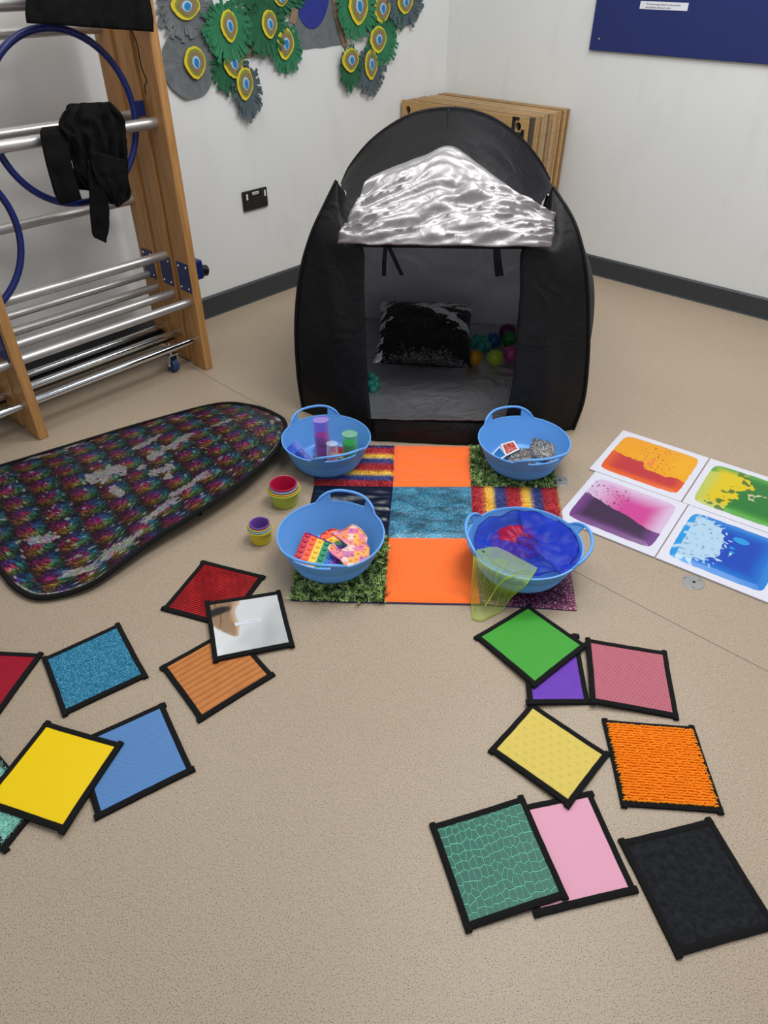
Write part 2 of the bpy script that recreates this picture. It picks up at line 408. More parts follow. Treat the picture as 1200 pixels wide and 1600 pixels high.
def feather(ex, ey, rrx, rry, fx, fy, frx, fry, kind, layer, label, tilt=0, smooth_=False):
    base = .004+layer*.0035
    e = wl(ex, ey, base); f = wl(fx, fy, base)
    sx = (wl(ex+10, ey)-wl(ex-10, ey)).dot(LD)/20; sz = (wl(ex, ey-10).z-wl(ex, ey+10).z)/20
    bot = f.z-fry*sz
    rt = thing('paper_feather', Vector((f.x, f.y, bot)), label, 'paper feather', 'paper peacock feathers on the left wall')
    o = CORNER+LD*((f-CORNER).dot(LD)); fz = f.z; rx, rz = frx*sx, fry*sz
    o = Vector((o.x, o.y, fz))
    mb = MB()
    if smooth_:
        n = 60; pts = [(math.cos(i*2*PI/n)*rx*(1+.04*noise.noise(Vector((i*.25, ex, 0)))), math.sin(i*2*PI/n)*rz*(1+.05*noise.noise(Vector((i*.25, ey, 5))))) for i in range(n)]
        A = [wpt(o, x*k, z*k, base+.004*k*k*(1+noise.noise(Vector((x*30, z*30, 1))))) for k in (0.01, .5, .8, 1) for x, z in pts]
        P = [A[i*n:(i+1)*n] for i in range(4)]; mb.grid(P, closed=True)
    else:
        n = int(34); 
        for lay in range(2):
            for i in range(n):
                a = i*2*PI/n+random.uniform(-.05, .05)+lay*.07; L = random.uniform(.86, 1.08)*(1 if lay else .9)
                wd = 2*PI/n*.98; curl = random.uniform(.002, .014); tw = random.uniform(-.06, .06)
                row = []
                for k in (0.15, .45, .75, 1.0):
                    aa = a+tw*k*k; r_ = k*L; hw = wd*.5*(.7 if k < 1 else .8)
                    row.append([wpt(o, math.cos(aa+s_*hw)*rx*r_, math.sin(aa+s_*hw)*rz*r_-(.006*k*k if k == 1 else 0), base+.0006+lay*.0015+curl*k*k) for s_ in (-1, 1)])
                mb.grid(row)
        n2 = 30; mb.add([wpt(o, math.cos(i*2*PI/n2)*rx*.74, math.sin(i*2*PI/n2)*rz*.74, base+.0055) for i in range(n2)], [tuple(range(n2))])
    obj('fringe', mb, PM[kind], rt, solid=.0006)
    dx = (e-CORNER).dot(LD)-(f-CORNER).dot(LD); dz = e.z-f.z; ax, az = rrx*sx, rry*sz; h = base+.0125
    disc_part('yellow_ring', o, dx, dz, ax, az, h, PM['yellow'], rt, tilt)
    disc_part('olive_ring', o, dx+ax*.08, dz+az*.04, ax*.82, az*.84, h+.0013, PM['olive'], rt, tilt)
    disc_part('brown_disc', o, dx+ax*.10, dz+az*.02, ax*.66, az*.70, h+.0026, PM['brown'], rt, tilt)
    disc_part('pale_eye', o, dx+ax*.05, dz+az*.02, ax*.36, az*.40, h+.0039, PM['cyan'], rt, tilt+.15)
    disc_part('blue_pupil', o, dx+ax*.08, dz, ax*.22, az*.30, h+.0052, PM['blue'], rt, tilt+.2)
# grey card sheet and blue body
def wallpoly(name, px, base, th, mat, label, cat):
    A = [wl(x, y, base) for x, y in px]; B = [p+LN*th for p in A]; n = len(px); mb = MB()
    mb.add(A+B, [tuple(range(n))[::-1], tuple(range(n, 2*n))]+[(i, (i+1) % n, n+(i+1) % n, n+i) for i in range(n)])
    return tag(obj(name, mb, mat), label, cat)
wallpoly('grey_card', [(452, -90), (458, 40), (466, 78), (480, 77), (492, 75), (505, 75), (518, 72), (534, 70), (532, 30), (530, -90)], .001, .0015, PM['grey'],
         'ragged grey painted card behind the blue peacock body', 'card')
wallpoly('peacock_body', [(487+29*math.cos(a*2*PI/40)*(1 if math.sin(a*2*PI/40) < 0 else .95), -20+65*math.sin(a*2*PI/40)) for a in range(40)], .0028, .003, PM['royal'],
         'royal blue painted oval peacock body cut by the top edge', 'paper cutout')
wallpoly('paper_stalk', [(514, -60), (524, -60), (528, 20), (544, 72), (536, 73), (522, 25)], .0062, .002, PM['kraft'], 'long brown paper stalk right of the blue peacock body', 'paper stalk')
wallpoly('paper_stalk', [(378, 92), (386, 60), (392, 30), (402, 25), (404, 66), (412, 82), (400, 86), (392, 90)], .002, .002, PM['kraft'], 'torn brown paper piece between the green feathers', 'paper stalk')
wallpoly('paper_stalk', [(452, 34), (456, 12), (466, 15), (461, 38)], .016, .002, PM['kraft'], 'short brown paper piece left of the blue peacock body', 'paper stalk')
FE = [
 (287, 10, 23, 22, 287, 12, 46, 50, 'grey', 0, 'fringed grey feather at the top left, yellow ring cut by the frame edge', 0),
 (302, 98, 17, 26, 295, 100, 41, 56, 'grey', 1, 'smooth round grey feather, lowest at the left beside the wooden post', 0),
 (436, 0, 10, 10, 418, -8, 55, 40, 'dgreen', 0, 'dark green feather high above, mostly cut by the top edge', 0),
 (362, 100, 15, 23, 358, 106, 30, 42, 'dgreen', 1, 'dark green feather half hidden between the green and slate ones', .1),
 (443, 69, 13, 25, 446, 75, 24, 42, 'green', 1, 'green feather with a leaning yellow ring, lowest by the grey card', -.25),
 (418, 38, 12, 23, 412, 42, 34, 46, 'dgreen', 3, 'dark green feather in the middle of the left bunch', 0),
 (355, 41, 13, 26, 355, 46, 40, 52, 'green', 4, 'large bright green feather left of the middle with an upright yellow ring', .05),
 (380, 131, 13, 26, 385, 142, 23, 46, 'slate', 3, 'slate blue fringed feather hanging lowest of the left bunch', -.15),
 (594, 14, 13, 23, 600, 20, 30, 42, 'dgreen', 0, 'green feather at the top edge, right of the largest one', 0),
 (630, 4, 12, 18, 632, 2, 30, 40, 'slate', 1, 'slate grey feather at the far right end of the collage', 0),
 (588, 62, 13, 21, 596, 66, 25, 36, 'green', 3, 'green feather with fringe fanned to the right, right bunch', 0),
 (577, 101, 10, 24, 578, 108, 22, 40, 'slate', 2, 'slate feather with a narrow yellow ring, lowest right bunch', 0),
 (545, 94, 13, 19, 546, 104, 17, 38, 'dgreen', 4, 'small round dark green feather with green tails, left of the right bunch', 0),
 (557, 10, 15, 30, 556, 14, 31, 49, 'green', 5, 'largest bright green feather of the right bunch', 0)]
for i, e in enumerate(FE): feather(*e[:11], tilt=e[11], smooth_=(i == 1))

# ------------------------------------------------------------------ climbing frame
def mat_wood(name, c1, c2, sc=(14, 14, 1.0)):
    t = NT(name); v = t.coord(scale=sc); n = t.noise(v, 4, 4, .6, 1.0); n2 = t.noise(t.coord(scale=(60, 60, 2)), 4, 2)
    k = t.ramp(n, [(.3, c1), (.7, c2)]); k = t.mix(.5, k, t.ramp(n2, [(.35, .75), (.6, 1.0)]), 'MULTIPLY')
    t.base(k); t.setb(Roughness=.42); return t.m
M['wood'] = mat_wood('varnished_pine', 'a0703c', 'c3935a')
M['alu'] = plain('brushed_aluminium', 'c4c2c0', .36, .75, var=.04); M['chrome'] = plain('chrome', 'd5d8da', .08, 1, var=.01)
M['bluem'] = plain('blue_enamel', '17275f', .35, var=.06); M['blued'] = plain('blue_tube_paint', '16266a', .38, var=.05)
FO = fp(333, 575); U = -LD; W = -LN   # U towards the left of the photo, W towards the wall
def fr(u, w_, z): return FO+U*u+W*w_+Z*z
cf = thing('climbing_frame', fr(.4, .1, 0), 'wooden gym climbing frame with metal rungs and blue hoops along the left wall', 'climbing frame')
for u0 in (0, .75):
    for k, (w0, w1, zt) in enumerate(((0.0, .095, 0), (.118, .213, .012), (.24, .345, .03))):
        mb = MB(); t_ = .036; lean = .02
        A = [fr(u0, w0+.0, zt), fr(u0+t_, w0, zt), fr(u0+t_, w1, zt), fr(u0, w1, zt)]
        B = [p+W*lean+Z*(1.75) for p in A]
        mb.add(A+B, [(0, 3, 2, 1), (4, 5, 6, 7), (0, 1, 5, 4), (1, 2, 6, 5), (2, 3, 7, 6), (3, 0, 4, 7)])
        r = obj('upright_rail', mb, M['wood'], cf, bevel=.004)
        if k < 2 or u0 == 0:
            if u0 == 0:
                mb = MB(); mb.obox(fr(u0+t_+.0002, w0+.012, .335), W*.072, U*.003, (0, 0, .115)); pl = obj('bracket_plate', mb, M['bluem'], cf, bevel=.001)
                mb = MB()
                for a_ in (.024, .072):
                    for b_ in (.350, .435): mb.sphere(fr(u0+t_+.003, w0+a_, b_), .005, 8, 6)
                obj('bolts', mb, M['chrome'], pl, smooth=True)
            if u0 > 0 and k == 0:
                mb = MB(); mb.obox(fr(u0+t_+.0002, w0+.03, .30), W*.10, U*.004, (0, 0, .13)); obj('bracket_plate', mb, M['bluem'], cf, bevel=.001)
rungs = [(.058, .936, .0185, 'alu'), (.152, .455, .0175, 'alu'), (.042, .290, .0165, 'alu'), (.150, .300, .0165, 'alu'), (.262, .300, .016, 'alu'), (.30, .345, .014, 'alu'),
         (.045, .130, .0145, 'chrome'), (.160, .130, .0145, 'chrome'), (.285, .115, .0145, 'chrome'), (.315, .635, .0165, 'alu'), (.19, .945, .0175, 'alu'), (.10, 1.285, .0185, 'alu'), (.30, 1.20, .016, 'alu')]
for w_, z_, r_, mk in rungs:
    mb = MB(); mb.tube([fr(.02, w_+z_*.012, z_), fr(1.7, w_+z_*.012, z_)], r_, 20); obj('rung', mb, M[mk], cf, smooth=True)
# flat black shelf mat behind the chrome rungs
mb = MB(); mb.obox(fr(.04, .20, .085), U*1.5, W*.10, (0, 0, .015)); obj('storage_slat', mb, M['blackp'], cf)
for cu_, cz_ in ((.335, .972), (.845, .690)):
    mb = MB(); mb.tube([fr(cu_+.252*math.cos(a*2*PI/64), .115, cz_+.252*math.sin(a*2*PI/64)) for a in range(64)], .0115, 12, closed=True)
    hp = obj('hoop', mb, M['blued'], cf, smooth=True)
    if cu_ > .5: continue
    mb = MB(); mb.obox(fr(cu_-.252-.045, .112, cz_-.02), U*.05, W*.006, (0, 0, .05)); obj('hoop_bracket', mb, M['bluem'], hp, bevel=.002)
# clamp on the outer side
mb = MB(); mb.obox(fr(-.002, .03, .37), -U*.045, W*.05, (0, 0, .075)); mb.obox(fr(-.002, .04, .30), -U*.012, W*.03, (0, 0, .08)); cl = obj('clamp', mb, M['bluem'], cf, bevel=.006)
mb = MB(); mb.tube([fr(-.03, .055, .40), fr(-.075, .055, .39)], .022, 14); obj('knob', mb, M['blackp'], cl, smooth=True)
# caster
mb = MB(); cc = fr(.13, .10, .031); mb.tube([cc-U*.013, cc+U*.013], .030, 28); cw = obj('caster_wheel', mb, plain('blue_rubber', '1d3c6b', .5), cf, smooth=True)
mb = MB(); mb.tube([cc-U*.02, cc+U*.022], .007, 12); mb.obox(fr(.146, .085, .03), U*.003, W*.03, (0, 0, .05)); mb.obox(fr(.111, .085, .03), U*.003, W*.03, (0, 0, .05)); mb.obox(fr(.105, .08, .078), U*.05, W*.04, (0, 0, .004))
mb.tube([fr(.13, .10, .08), fr(.13, .10, .13)], .006, 8)
obj('caster_fork', mb, M['chrome'], cf, smooth=True)

# black cloth over the second rung
t = NT('black_jersey'); t.base('070708'); t.setb(Roughness=.9); t.b.inputs['Specular IOR Level'].default_value = .2; t.bump(t.noise(t.coord(), 90, 3), .4, .002); M['cloth'] = t.m
def band(pts, n=24, m_=10, amp=.006, seed=0, front=-1):
    # pts rows of (x,y,w) left and right: hanging cloth strip in the frame's plane
    rows = []
    Lc = crv([fr_px(*a) for a, b in pts], n); Rc = crv([fr_px(*b) for a, b in pts], n)
    for i in range(n):
        row = []
        for j in range(m_):
            p = Lc[i].lerp(Rc[i], j/(m_-1)); d = fbm(Vector((j*.5, i*.18, seed)), 2)*amp+amp*math.sin(j*1.3+seed)*.5
            row.append(p-W*d)
        rows.append(row)
    return rows
def fr_px(x, y, w_): return onplane(x, y, FO+W*w_, LN)
jk = thing('black_garment', fr(.35, .06, .60), 'crumpled black garment slung over a rung of the climbing frame', 'clothing')
mb = MB()
mb.grid(band([((62, 208, .03), (104, 203, .03)), ((70, 250, .026), (110, 245, .022)), ((84, 300, .03), (122, 292, .03)), ((95, 320, .04), (128, 311, .04))], seed=1))
mb.grid(band([((62, 208, .03), (104, 203, .03)), ((66, 200, .055), (104, 196, .055)), ((76, 204, .085), (108, 200, .085))], 8, seed=1, amp=.002))
obj('sleeve', mb, M['cloth'], jk, smooth=True, solid=.004)
mb = MB()
mb.grid(band([((112, 163, .055), (172, 160, .055)), ((100, 175, .03), (185, 178, .03)), ((92, 195, .022), (194, 200, .022)), ((105, 215, .02), (196, 240, .018)), ((112, 245, .03), (200, 280, .02)), ((128, 285, .035), (202, 306, .03)), ((172, 318, .03), (186, 320, .03))], 40, 24, .016, 3))
mb.grid(band([((112, 163, .055), (172, 160, .055)), ((104, 172, .085), (176, 172, .085)), ((106, 215, .095), (182, 230, .095)), ((118, 270, .09), (180, 280, .09)), ((122, 296, .08), (160, 300, .08))], 30, 16, .012, 5))
obj('body', mb, M['cloth'], jk, smooth=True, solid=.005)
mb = MB()
mb.grid(band([((136, 250, .015), (168, 262, .015)), ((139, 300, .02), (170, 305, .02)), ((141, 345, .03), (171, 350, .03)), ((144, 366, .035), (168, 372, .035)), ((150, 372, .035), (166, 380, .035))], 30, 8, .006, 8))
mb.grid(band([((140, 235, .012), (196, 250, .012)), ((150, 280, .01), (200, 292, .012)), ((172, 308, .02), (194, 315, .02)), ((181, 322, .02), (184, 324, .02))], 24, 12, .008, 9))
obj('hanging_sleeve', mb, M['cloth'], jk, smooth=True, solid=.004)
# dark cloth over the top rung
tc_ = thing('black_cloth', fr(.3, .08, 1.18), 'black cloth hanging over the top of the climbing frame with a loose thread', 'cloth')
mb = MB()
mb.grid(band([((46, -130, .08), (214, -130, .08)), ((44, -80, .02), (222, -90, .02)), ((42, -20, -.005), (232, -20, -.005)), ((40, 20, -.01), (238, 20, -.01)), ((42, 36, -.01), (241, 50, -.01))], 36, 40, .006, 12))
obj('drape', mb, M['cloth'], tc_, smooth=True, solid=.004)
mb = MB(); th_ = crv([fr_px(x, y, -.012) for x, y in ((205, 48), (213, 65), (217, 85), (221, 105), (229, 126), (226, 135), (228, 148))], 40); mb.tube(th_, .0018, 6)
obj('loose_thread', mb, M['cloth'], tc_)

# ------------------------------------------------------------------ play tent
def mat_fabric(name, c, rough, bscale=14, bs=.6, metal=0, c2=None, dist=.02, spec=.5):
    t = NT(name); v = t.coord()
    n = t.n('ShaderNodeTexNoise'); n.inputs['Scale'].default_value = bscale; n.inputs['Detail'].default_value = 5; n.inputs['Distortion'].default_value = .9
    t.l(v, n.inputs['Vector']); a = t.math('ABSOLUTE', t.math('SUBTRACT', n.outputs['Fac'], .5))
    n2 = t.n('ShaderNodeTexNoise'); n2.inputs['Scale'].default_value = bscale*.45; n2.inputs['Detail'].default_value = 3; t.l(v, n2.inputs['Vector'])
    h = t.math('MULTIPLY_ADD', a, -1.0, n2.outputs['Fac'])
    t.base(c); t.setb(Roughness=rough, Metallic=metal); t.b.inputs['Specular IOR Level'].default_value = spec; t.bump(h, bs, dist); return t.m
M['tentb'] = mat_fabric('black_nylon', '0a0a0d', .55, 8, .6, spec=.28)
M['tents'] = mat_fabric('silver_coated_nylon', 'e2e3e6', .5, 6, .8, .15)
M['ground'] = mat_fabric('silver_groundsheet', 'b4b5b8', .3, 7, 1.0, .6, dist=.03)
M['flap'] = mat_fabric('silver_flap_nylon', 'a5a2a3', .50, 9, .5, .78)
NS, NTp, NL = 22, 34, 10
def im(l): return [atY(*p) for p in l]
peakL, peakR = (526, 282, 2.46), (864, 292, 2.46)
L0 = [fp(474, 642)]+im([(466, 590, 2.415), (462, 520, 2.41), (465, 460, 2.41), (473, 410, 2.415), (488, 362, 2.42), (505, 325, 2.44), peakL])
R0 = [fp(896, 671)]+im([(912, 625, 2.30), (919, 560, 2.31), (920, 490, 2.32), (917, 430, 2.335), (908, 380, 2.36), (893, 338, 2.4), peakR])
T0 = im([peakL, (528, 350, 2.385), (545, 383, 2.345), (568, 386, 2.335), (690, 388, 2.33), (815, 389, 2.33), (843, 387, 2.34), (858, 360, 2.38), peakR])
L1 = [Vector((-.29, 2.62, 0)), Vector((-.315, 2.62, .25)), Vector((-.30, 2.61, .5))]+im([(512, 325, 2.6), (530, 296, 2.61)])
R1 = [Vector((.755, 2.54, 0)), Vector((.785, 2.55, .25)), Vector((.75, 2.57, .5))]+im([(884, 330, 2.6), (863, 298, 2.61)])
T1 = im([(530, 296, 2.61), (560, 290, 2.56), (600, 268, 2.58), (650, 246, 2.6), (703, 231, 2.61), (750, 258, 2.6), (800, 290, 2.59), (840, 318, 2.58), (863, 298, 2.61)])
L2 = [Vector((-.25, 2.9, 0)), Vector((-.29, 2.9, .25)), Vector((-.27, 2.88, .5)), atY(534, 288, 2.85)]
R2 = [Vector((.79, 2.83, 0)), Vector((.82, 2.83, .25)), Vector((.77, 2.84, .5)), atY(864, 293, 2.85)]
T2 = im([(534, 288, 2.85), (548, 258, 2.85), (585, 215, 2.85), (640, 180, 2.85), (700, 169, 2.85), (755, 178, 2.85), (805, 208, 2.85), (842, 250, 2.85), (864, 293, 2.85)])
L3 = [Vector((-.20, 3.36, 0)), Vector((-.22, 3.35, .2)), Vector((-.19, 3.33, .45))]
R3 = [Vector((.83, 3.26, 0)), Vector((.86, 3.26, .2)), Vector((.80, 3.24, .45))]
T3 = [L3[-1], Vector((-.05, 3.25, .62)), Vector((.27, 3.15, .74)), Vector((.62, 3.17, .62)), R3[-1]]
hoops = []
for L, T, R in ((L0, T0, R0), (L1, T1, R1), (L2, T2, R2), (L3, T3, R3)):
    h = crv(L, NS)[:-1]+crv(T, NTp)[:-1]+crv(R, NS)[::-1]; hoops.append(h)
NH = len(hoops[0])
def wr_(p, amp, sc=6.0, seed=0):
    q = Vector((p.x*sc, p.y*sc, p.z*sc*.6+seed)); return amp*(ridge(q)*.6+noise.noise(q*2.3)*.5-.3)
rows = []
for k in range(3):
    n = (8, 10, 14)[k]
    for i in range(n+(k == 2)):
        t_ = i/n; row = []
        for j in range(NH):
            p = hoops[k][j].lerp(hoops[k+1][j], t_)
            edge = math.sin(t_*PI); sag = edge*.012
            c = Vector((.23, p.y, .45)); d = (p-c).normalized()
            amp = .012*edge if p.z > .02 else 0
            row.append(p-d*(sag if k != 1 else 0)+d*wr_(p, amp))
        rows.append(row)
tent = thing('play_tent', (.24, 2.75, 0), 'black pop-up den tent with silver lining and raised silver door flap', 'tent')
shell = MB(); shell.grid(rows)
back = []
for i in range(NH//2+1): back.append([hoops[3][i].lerp(hoops[3][NH-1-i], j/16) for j in range(17)])
shell.grid(back)
obj('shell', shell, M['tentb'], tent, smooth=True, solid=.0012, angle=80)
# lining, slightly inside
cen = Vector((.25, 2.8, .42))
def inward(p, k=.968): return Vector((cen.x+(p.x-cen.x)*k, cen.y+(p.y-cen.y)*k, max(.002, cen.z+(p.z-cen.z)*k) if p.z > .12 else p.z*(cen.z+(.12-cen.z)*k)/.12))
lin_ = MB(); lin_.grid([[inward(p) for p in r] for r in rows[3:]])
bk = [[inward(p)+Vector((0, -1, 0))*abs(wr_(p*1.5, .03, 5, 3))*min(1, max(0, p.z/.12)) for p in r] for r in back]; lin_.grid(bk)
fl_ = []
for i in range(41):
    a = i/40; l = Vector((-.31, 2.43, 0)).lerp(Vector((-.20, 3.355, 0)), a); r = Vector((.71, 2.31, 0)).lerp(Vector((.83, 3.255, 0)), a); row = []
    for j in range(41):
        b = j/40; p = l.lerp(r, b)
        fr_y = 2.225-.02*math.sin(b*PI) if .24 < b < .78 else p.y
        if a < .12: p.y = p.y*(a/.12)+(fr_y)*(1-a/.12) if .24 < b < .78 else p.y
        z = .007+.5*min(1, (1-a)*20+.05)*abs(wr_(Vector((p.x*1.2, p.y*2, 0)), .022, 8, 9))
        if .24 < b < .78: z += .088*max(0, 1-a/.10)**1.5
        p.z = z; row.append(p)
    fl_.append(row)
gs = MB(); gs.grid(fl_); obj('groundsheet', gs, M['ground'], tent, smooth=True, angle=80)
obj('silver_lining', lin_, M['tents'], tent, smooth=True, angle=80)
# front panels
def panel(outer, inner, n, m_, seed):
    O_, I_ = crv(outer, n), crv(inner, n); P = []
    for i in range(n):
        row = []
        for j in range(m_):
            b = j/(m_-1); p = O_[i].lerp(I_[i], b); e = math.sin(b*PI)*math.sin(min(1, i/(n-1)*1.0)*PI)
            q = Vector((p.x*9, p.z*3, seed)); p = p+Vector((0, -1, 0))*e*(.012+.016*ridge(q)+.008*noise.noise(q*2))
            row.append(p)
        P.append(row)
    return P
dl = im([(582, 690, 2.215), (580, 655, 2.225), (575, 600, 2.255), (572, 540, 2.28), (569, 460, 2.31), (568, 388, 2.335)])
dl[0].z = .002
dr = im([(788, 693, 2.215), (789, 658, 2.225), (800, 600, 2.25), (805, 540, 2.275), (812, 460, 2.305), (815, 388, 2.33)])
dr[0].z = .002
fl2 = MB(); fl2.grid(panel(L0, dl+im([(548, 384, 2.345), (532, 360, 2.375), peakL]), 40, 16, 2)); obj('front_panel', fl2, M['tentb'], tent, smooth=True, solid=.0012, angle=80)
fl2 = MB(); fl2.grid(panel(R0, dr+im([(843, 387, 2.34), (856, 362, 2.375), peakR]), 40, 16, 5)); obj('front_panel', fl2, M['tentb'], tent, smooth=True, solid=.0012, angle=80)
sb_ = crv([dl[0], atY(660, 696, 2.2), atY(742, 697, 2.19), dr[0]], 30); st_ = crv([dl[1], atY(684, 657.5, 2.215), dr[1]], 30)
for p in sb_: p.z = .002
mb = MB(); mb.grid([[sb_[j].lerp(st_[j], i/8)+Vector((0, -.006*math.sin(i/8*PI)-.003*noise.noise(Vector((j*.4, i*.3, 0))), 0)) for j in range(30)] for i in range(9)])
obj('sill', mb, M['tentb'], tent, smooth=True, solid=.0012)
# hem piping along the loops
for nm, pts, r_ in (('hem_piping', crv(L0, 40), .006), ('hem_piping', crv(R0, 40), .006), ('hem_piping', hoops[2][NS-1:NS+NTp-2], .005), ('roof_seam', [p+Vector((0, -.004, .003)) for p in im([(703, 236, 2.62), (702, 215, 2.7), (701, 190, 2.78), (700, 172, 2.845)])], .0045)):
    mb = MB(); mb.tube(pts, r_, 8); obj(nm, mb, M['tentb'], tent, smooth=True)
# silver door flap folded up over the roof
bl = crv(im([(527, 383, 2.31), (600, 385, 2.30), (700, 386, 2.295), (800, 388, 2.30), (860, 389, 2.31)]), 70)
ml = crv(im([(548, 338, 2.37), (600, 325, 2.39), (700, 318, 2.41), (800, 335, 2.39), (864, 352, 2.36)]), 70)
tl = crv(im([(580, 279, 2.50), (612, 264, 2.52), (660, 246, 2.555), (703, 230, 2.585), (745, 257, 2.555), (790, 290, 2.51), (828, 315, 2.46), (865, 336, 2.40)]), 70)
P = []
for i in range(48):
    a = i/47; row = []
    for j in range(70):
        A, B, C = bl[j], ml[j], tl[j]
        p = A*(1-a)*(1-2*a)+B*4*a*(1-a)+C*a*(2*a-1)
        q = Vector((j*.13+a*2, a*4.2-j*.03, 4.4)); h = .030*abs(noise.noise(q*.7))+.016*(1-abs(noise.noise(Vector((j*.05+a*3, a*9-j*.08, 2.2))))*2.4)+.008*abs(noise.noise(q*2.6))
        p = p+Vector((0, -.6, .8))*(.004+h*min(1, 6*min(a+.05, 1.02-a)))
        row.append(p)
    P.append(row)
mb = MB(); mb.grid(P); fo = obj('door_flap', mb, M['flap'], tent, smooth=True, solid=.0015, angle=80); fo['label'] = 'bright silver door flap folded up'
# front lip that overhangs the hinge
for tx in ((603, 600, 612), (607, 628, 606), (774, 777, 771), (778, 784, 772)):
    mb = MB(); c = crv(im([(tx[0], 384, 2.30), ((tx[0]+tx[1])/2-1, 405, 2.29), (tx[1], 428+tx[0] % 5, 2.288)]), 14)
    mb.grid([[p+Vector((-.007, 0, 0)), p+Vector((.007, 0, 0))] for p in c]); obj('tie_strap', mb, M['cloth'], tent, solid=.002)
M['velcro'] = plain('black_velcro', '060607', .95)
from mathutils.bvhtree import BVHTree
def on_tent(x0, x1, ya, yb, slope, o_):   # lay a fabric strip on a tent part's surface
    bv = BVHTree.FromPolygons([v.co+rootloc(tent) for v in o_.data.vertices], [tuple(p.vertices) for p in o_.data.polygons]); g = []
    for i in range(5):
        row = []
        for j in range(9):
            x = x0+(x1-x0)*j/8; d = ray(x, ya+(yb-ya)*i/4+slope*j/8).normalized(); h = bv.ray_cast(Vector((0, 0, CAMH)), d)[0]
            if h is None: return
            row.append(h-d*.004)
        g.append(row)
    mb = MB(); mb.grid(g); obj('velcro_strip', mb, M['velcro'], tent, solid=.002)
_fp = [o for o in tent.children if o.name.startswith('front_panel')]; _sl = [o for o in tent.children if o.name.startswith('sill')]
on_tent(521, 552, 522, 531, -2, _fp[0]); on_tent(826, 859, 530, 540, 0, _fp[1]); on_tent(664, 694, 663, 671, 0, _sl[0])

# sequin cushion inside the tent
def mat_sequin(name, attr=True, base='08080a', rough=.22, scale=190, amt=.7, metal=.75):
    t = NT(name); v = t.coord(); vo = t.vor(v, scale); 
    if attr:
        a = t.n('ShaderNodeAttribute', attribute_name='Col'); cs = a.outputs['Color']
        k = t.ramp(vo.outputs['Color'], [(.0, .35), (.85, 1.15), (1.0, 1.6)])
        cs = t.mix(1, cs, k, 'MULTIPLY'); t.base(cs)
    else: t.base(base)
    t.setb(Roughness=rough, Metallic=metal)
    g = t.n('ShaderNodeNewGeometry'); s_ = t.n('ShaderNodeVectorMath', operation='SUBTRACT'); t.l(vo.outputs['Color'], s_.inputs[0]); s_.inputs[1].default_value = (.5, .5, .5)
    sc_ = t.n('ShaderNodeVectorMath', operation='SCALE'); t.l(s_.outputs[0], sc_.inputs[0]); sc_.inputs['Scale'].default_value = amt
    ad = t.n('ShaderNodeVectorMath', operation='ADD'); t.l(g.outputs['Normal'], ad.inputs[0]); t.l(sc_.outputs[0], ad.inputs[1])
    no = t.n('ShaderNodeVectorMath', operation='NORMALIZE'); t.l(ad.outputs[0], no.inputs[0]); t.l(no.outputs[0], t.b.inputs['Normal']); return t.m
M['cushion'] = mat_sequin('black_and_silver_sequins', rough=.3, scale=170, amt=.6, metal=.25)
mb = MB(); n = 80; th0 = math.radians(22); cx = Vector((.166, 2.885, .125))
ex = Vector((.985, -.10, 0)).normalized(); ez = Vector((.06, .80, .28)).normalized(); en = ex.cross(ez)*1
if en.z < 0: en = -en
for side in (1, -1):
    P = []; C = []
    for i in range(n+1):
        row = []; cr_ = []
        for j in range(n+1):
            a, b = j/n*2-1, i/n*2-1
            pin = 1-.10*(1-abs(a*b))*(abs(a)**4+abs(b)**4)/2*1.2
            x, y = a*.205*pin, b*.19*pin
            h = .062*((1-abs(a)**3.0)*(1-abs(b)**3.0))**.55
            h += .006*noise.noise(Vector((a*3, b*3, 2)))*(1-abs(a)**4)*(1-abs(b)**4)
            row.append(cx+ex*x+ez*y+en*(h*side))
            f = max(0, b+.1-.8*a*.6)
            s1 = noise.noise(Vector((a*2.2+5, b*7-a*3.5, .3)))+.5*noise.noise(Vector((a*9, b*22, 3)))
            sil = (abs(b-(.62-.62*a)) < .11+.1*noise.noise(Vector((a*4, b*9, 1))) and a > -.1) or (b > .62 and s1 > -.05) or (a < -.84 and s1 > -.1) or (a > .45 and b > -.1 and s1 > .28) or (a < -.6 and b > .1 and s1 > .22)
            cr_.append((1.0, 1.0, 1.0) if sil else (.006, .006, .008))
        P.append(row); C.append(cr_)
    mb.grid(P, C)
cu = obj('sequin_cushion', mb, M['cushion'], smooth=True, angle=80)
tag(cu, 'black sequin cushion with silver streaks lying inside the tent', 'cushion')

# sensory balls inside the tent
def spiky(name_, c, r, colr, label, spikes=True):
    t = thing('spiky_ball', c-Vector((0, 0, r)), label, 'ball', 'spiky sensory balls in the tent')
    m_ = plain('rubber_'+colr, colr, .4, var=.03)
    mb = MB(); mb.sphere(c, r*.84, 24, 16); obj('ball', mb, m_, t, smooth=True)
    mb = MB(); N = 120
    for i in range(N):
        z = 1-2*(i+.5)/N; a = i*2.399963; s_ = math.sqrt(1-z*z); d = Vector((s_*math.cos(a), s_*math.sin(a), z))
        x = d.orthogonal().normalized(); y = d.cross(x); b = c+d*r*.80
        mb.add([b+(x*math.cos(k*PI/2)+y*math.sin(k*PI/2))*r*.07 for k in range(4)]+[c+d*r*1.1], [(0, 1, 4), (1, 2, 4), (2, 3, 4), (3, 0, 4)])
    obj('spikes', mb, m_, t); t['category'] = 'ball'
    return t
def onfloor(x, y, r): p = fp(x, y, r+.012); p.z = r+.012; return p
spiky('b', onfloor(742, 559, .036), .036, 'c08a14', 'mustard orange spiky ball next to the cushion')
spiky('b', onfloor(774, 559, .037), .037, '9fb82a', 'lime green spiky ball in the front row')
spiky('b', onfloor(799, 553, .038), .038, 'b34580', 'pink spiky ball at the door edge')
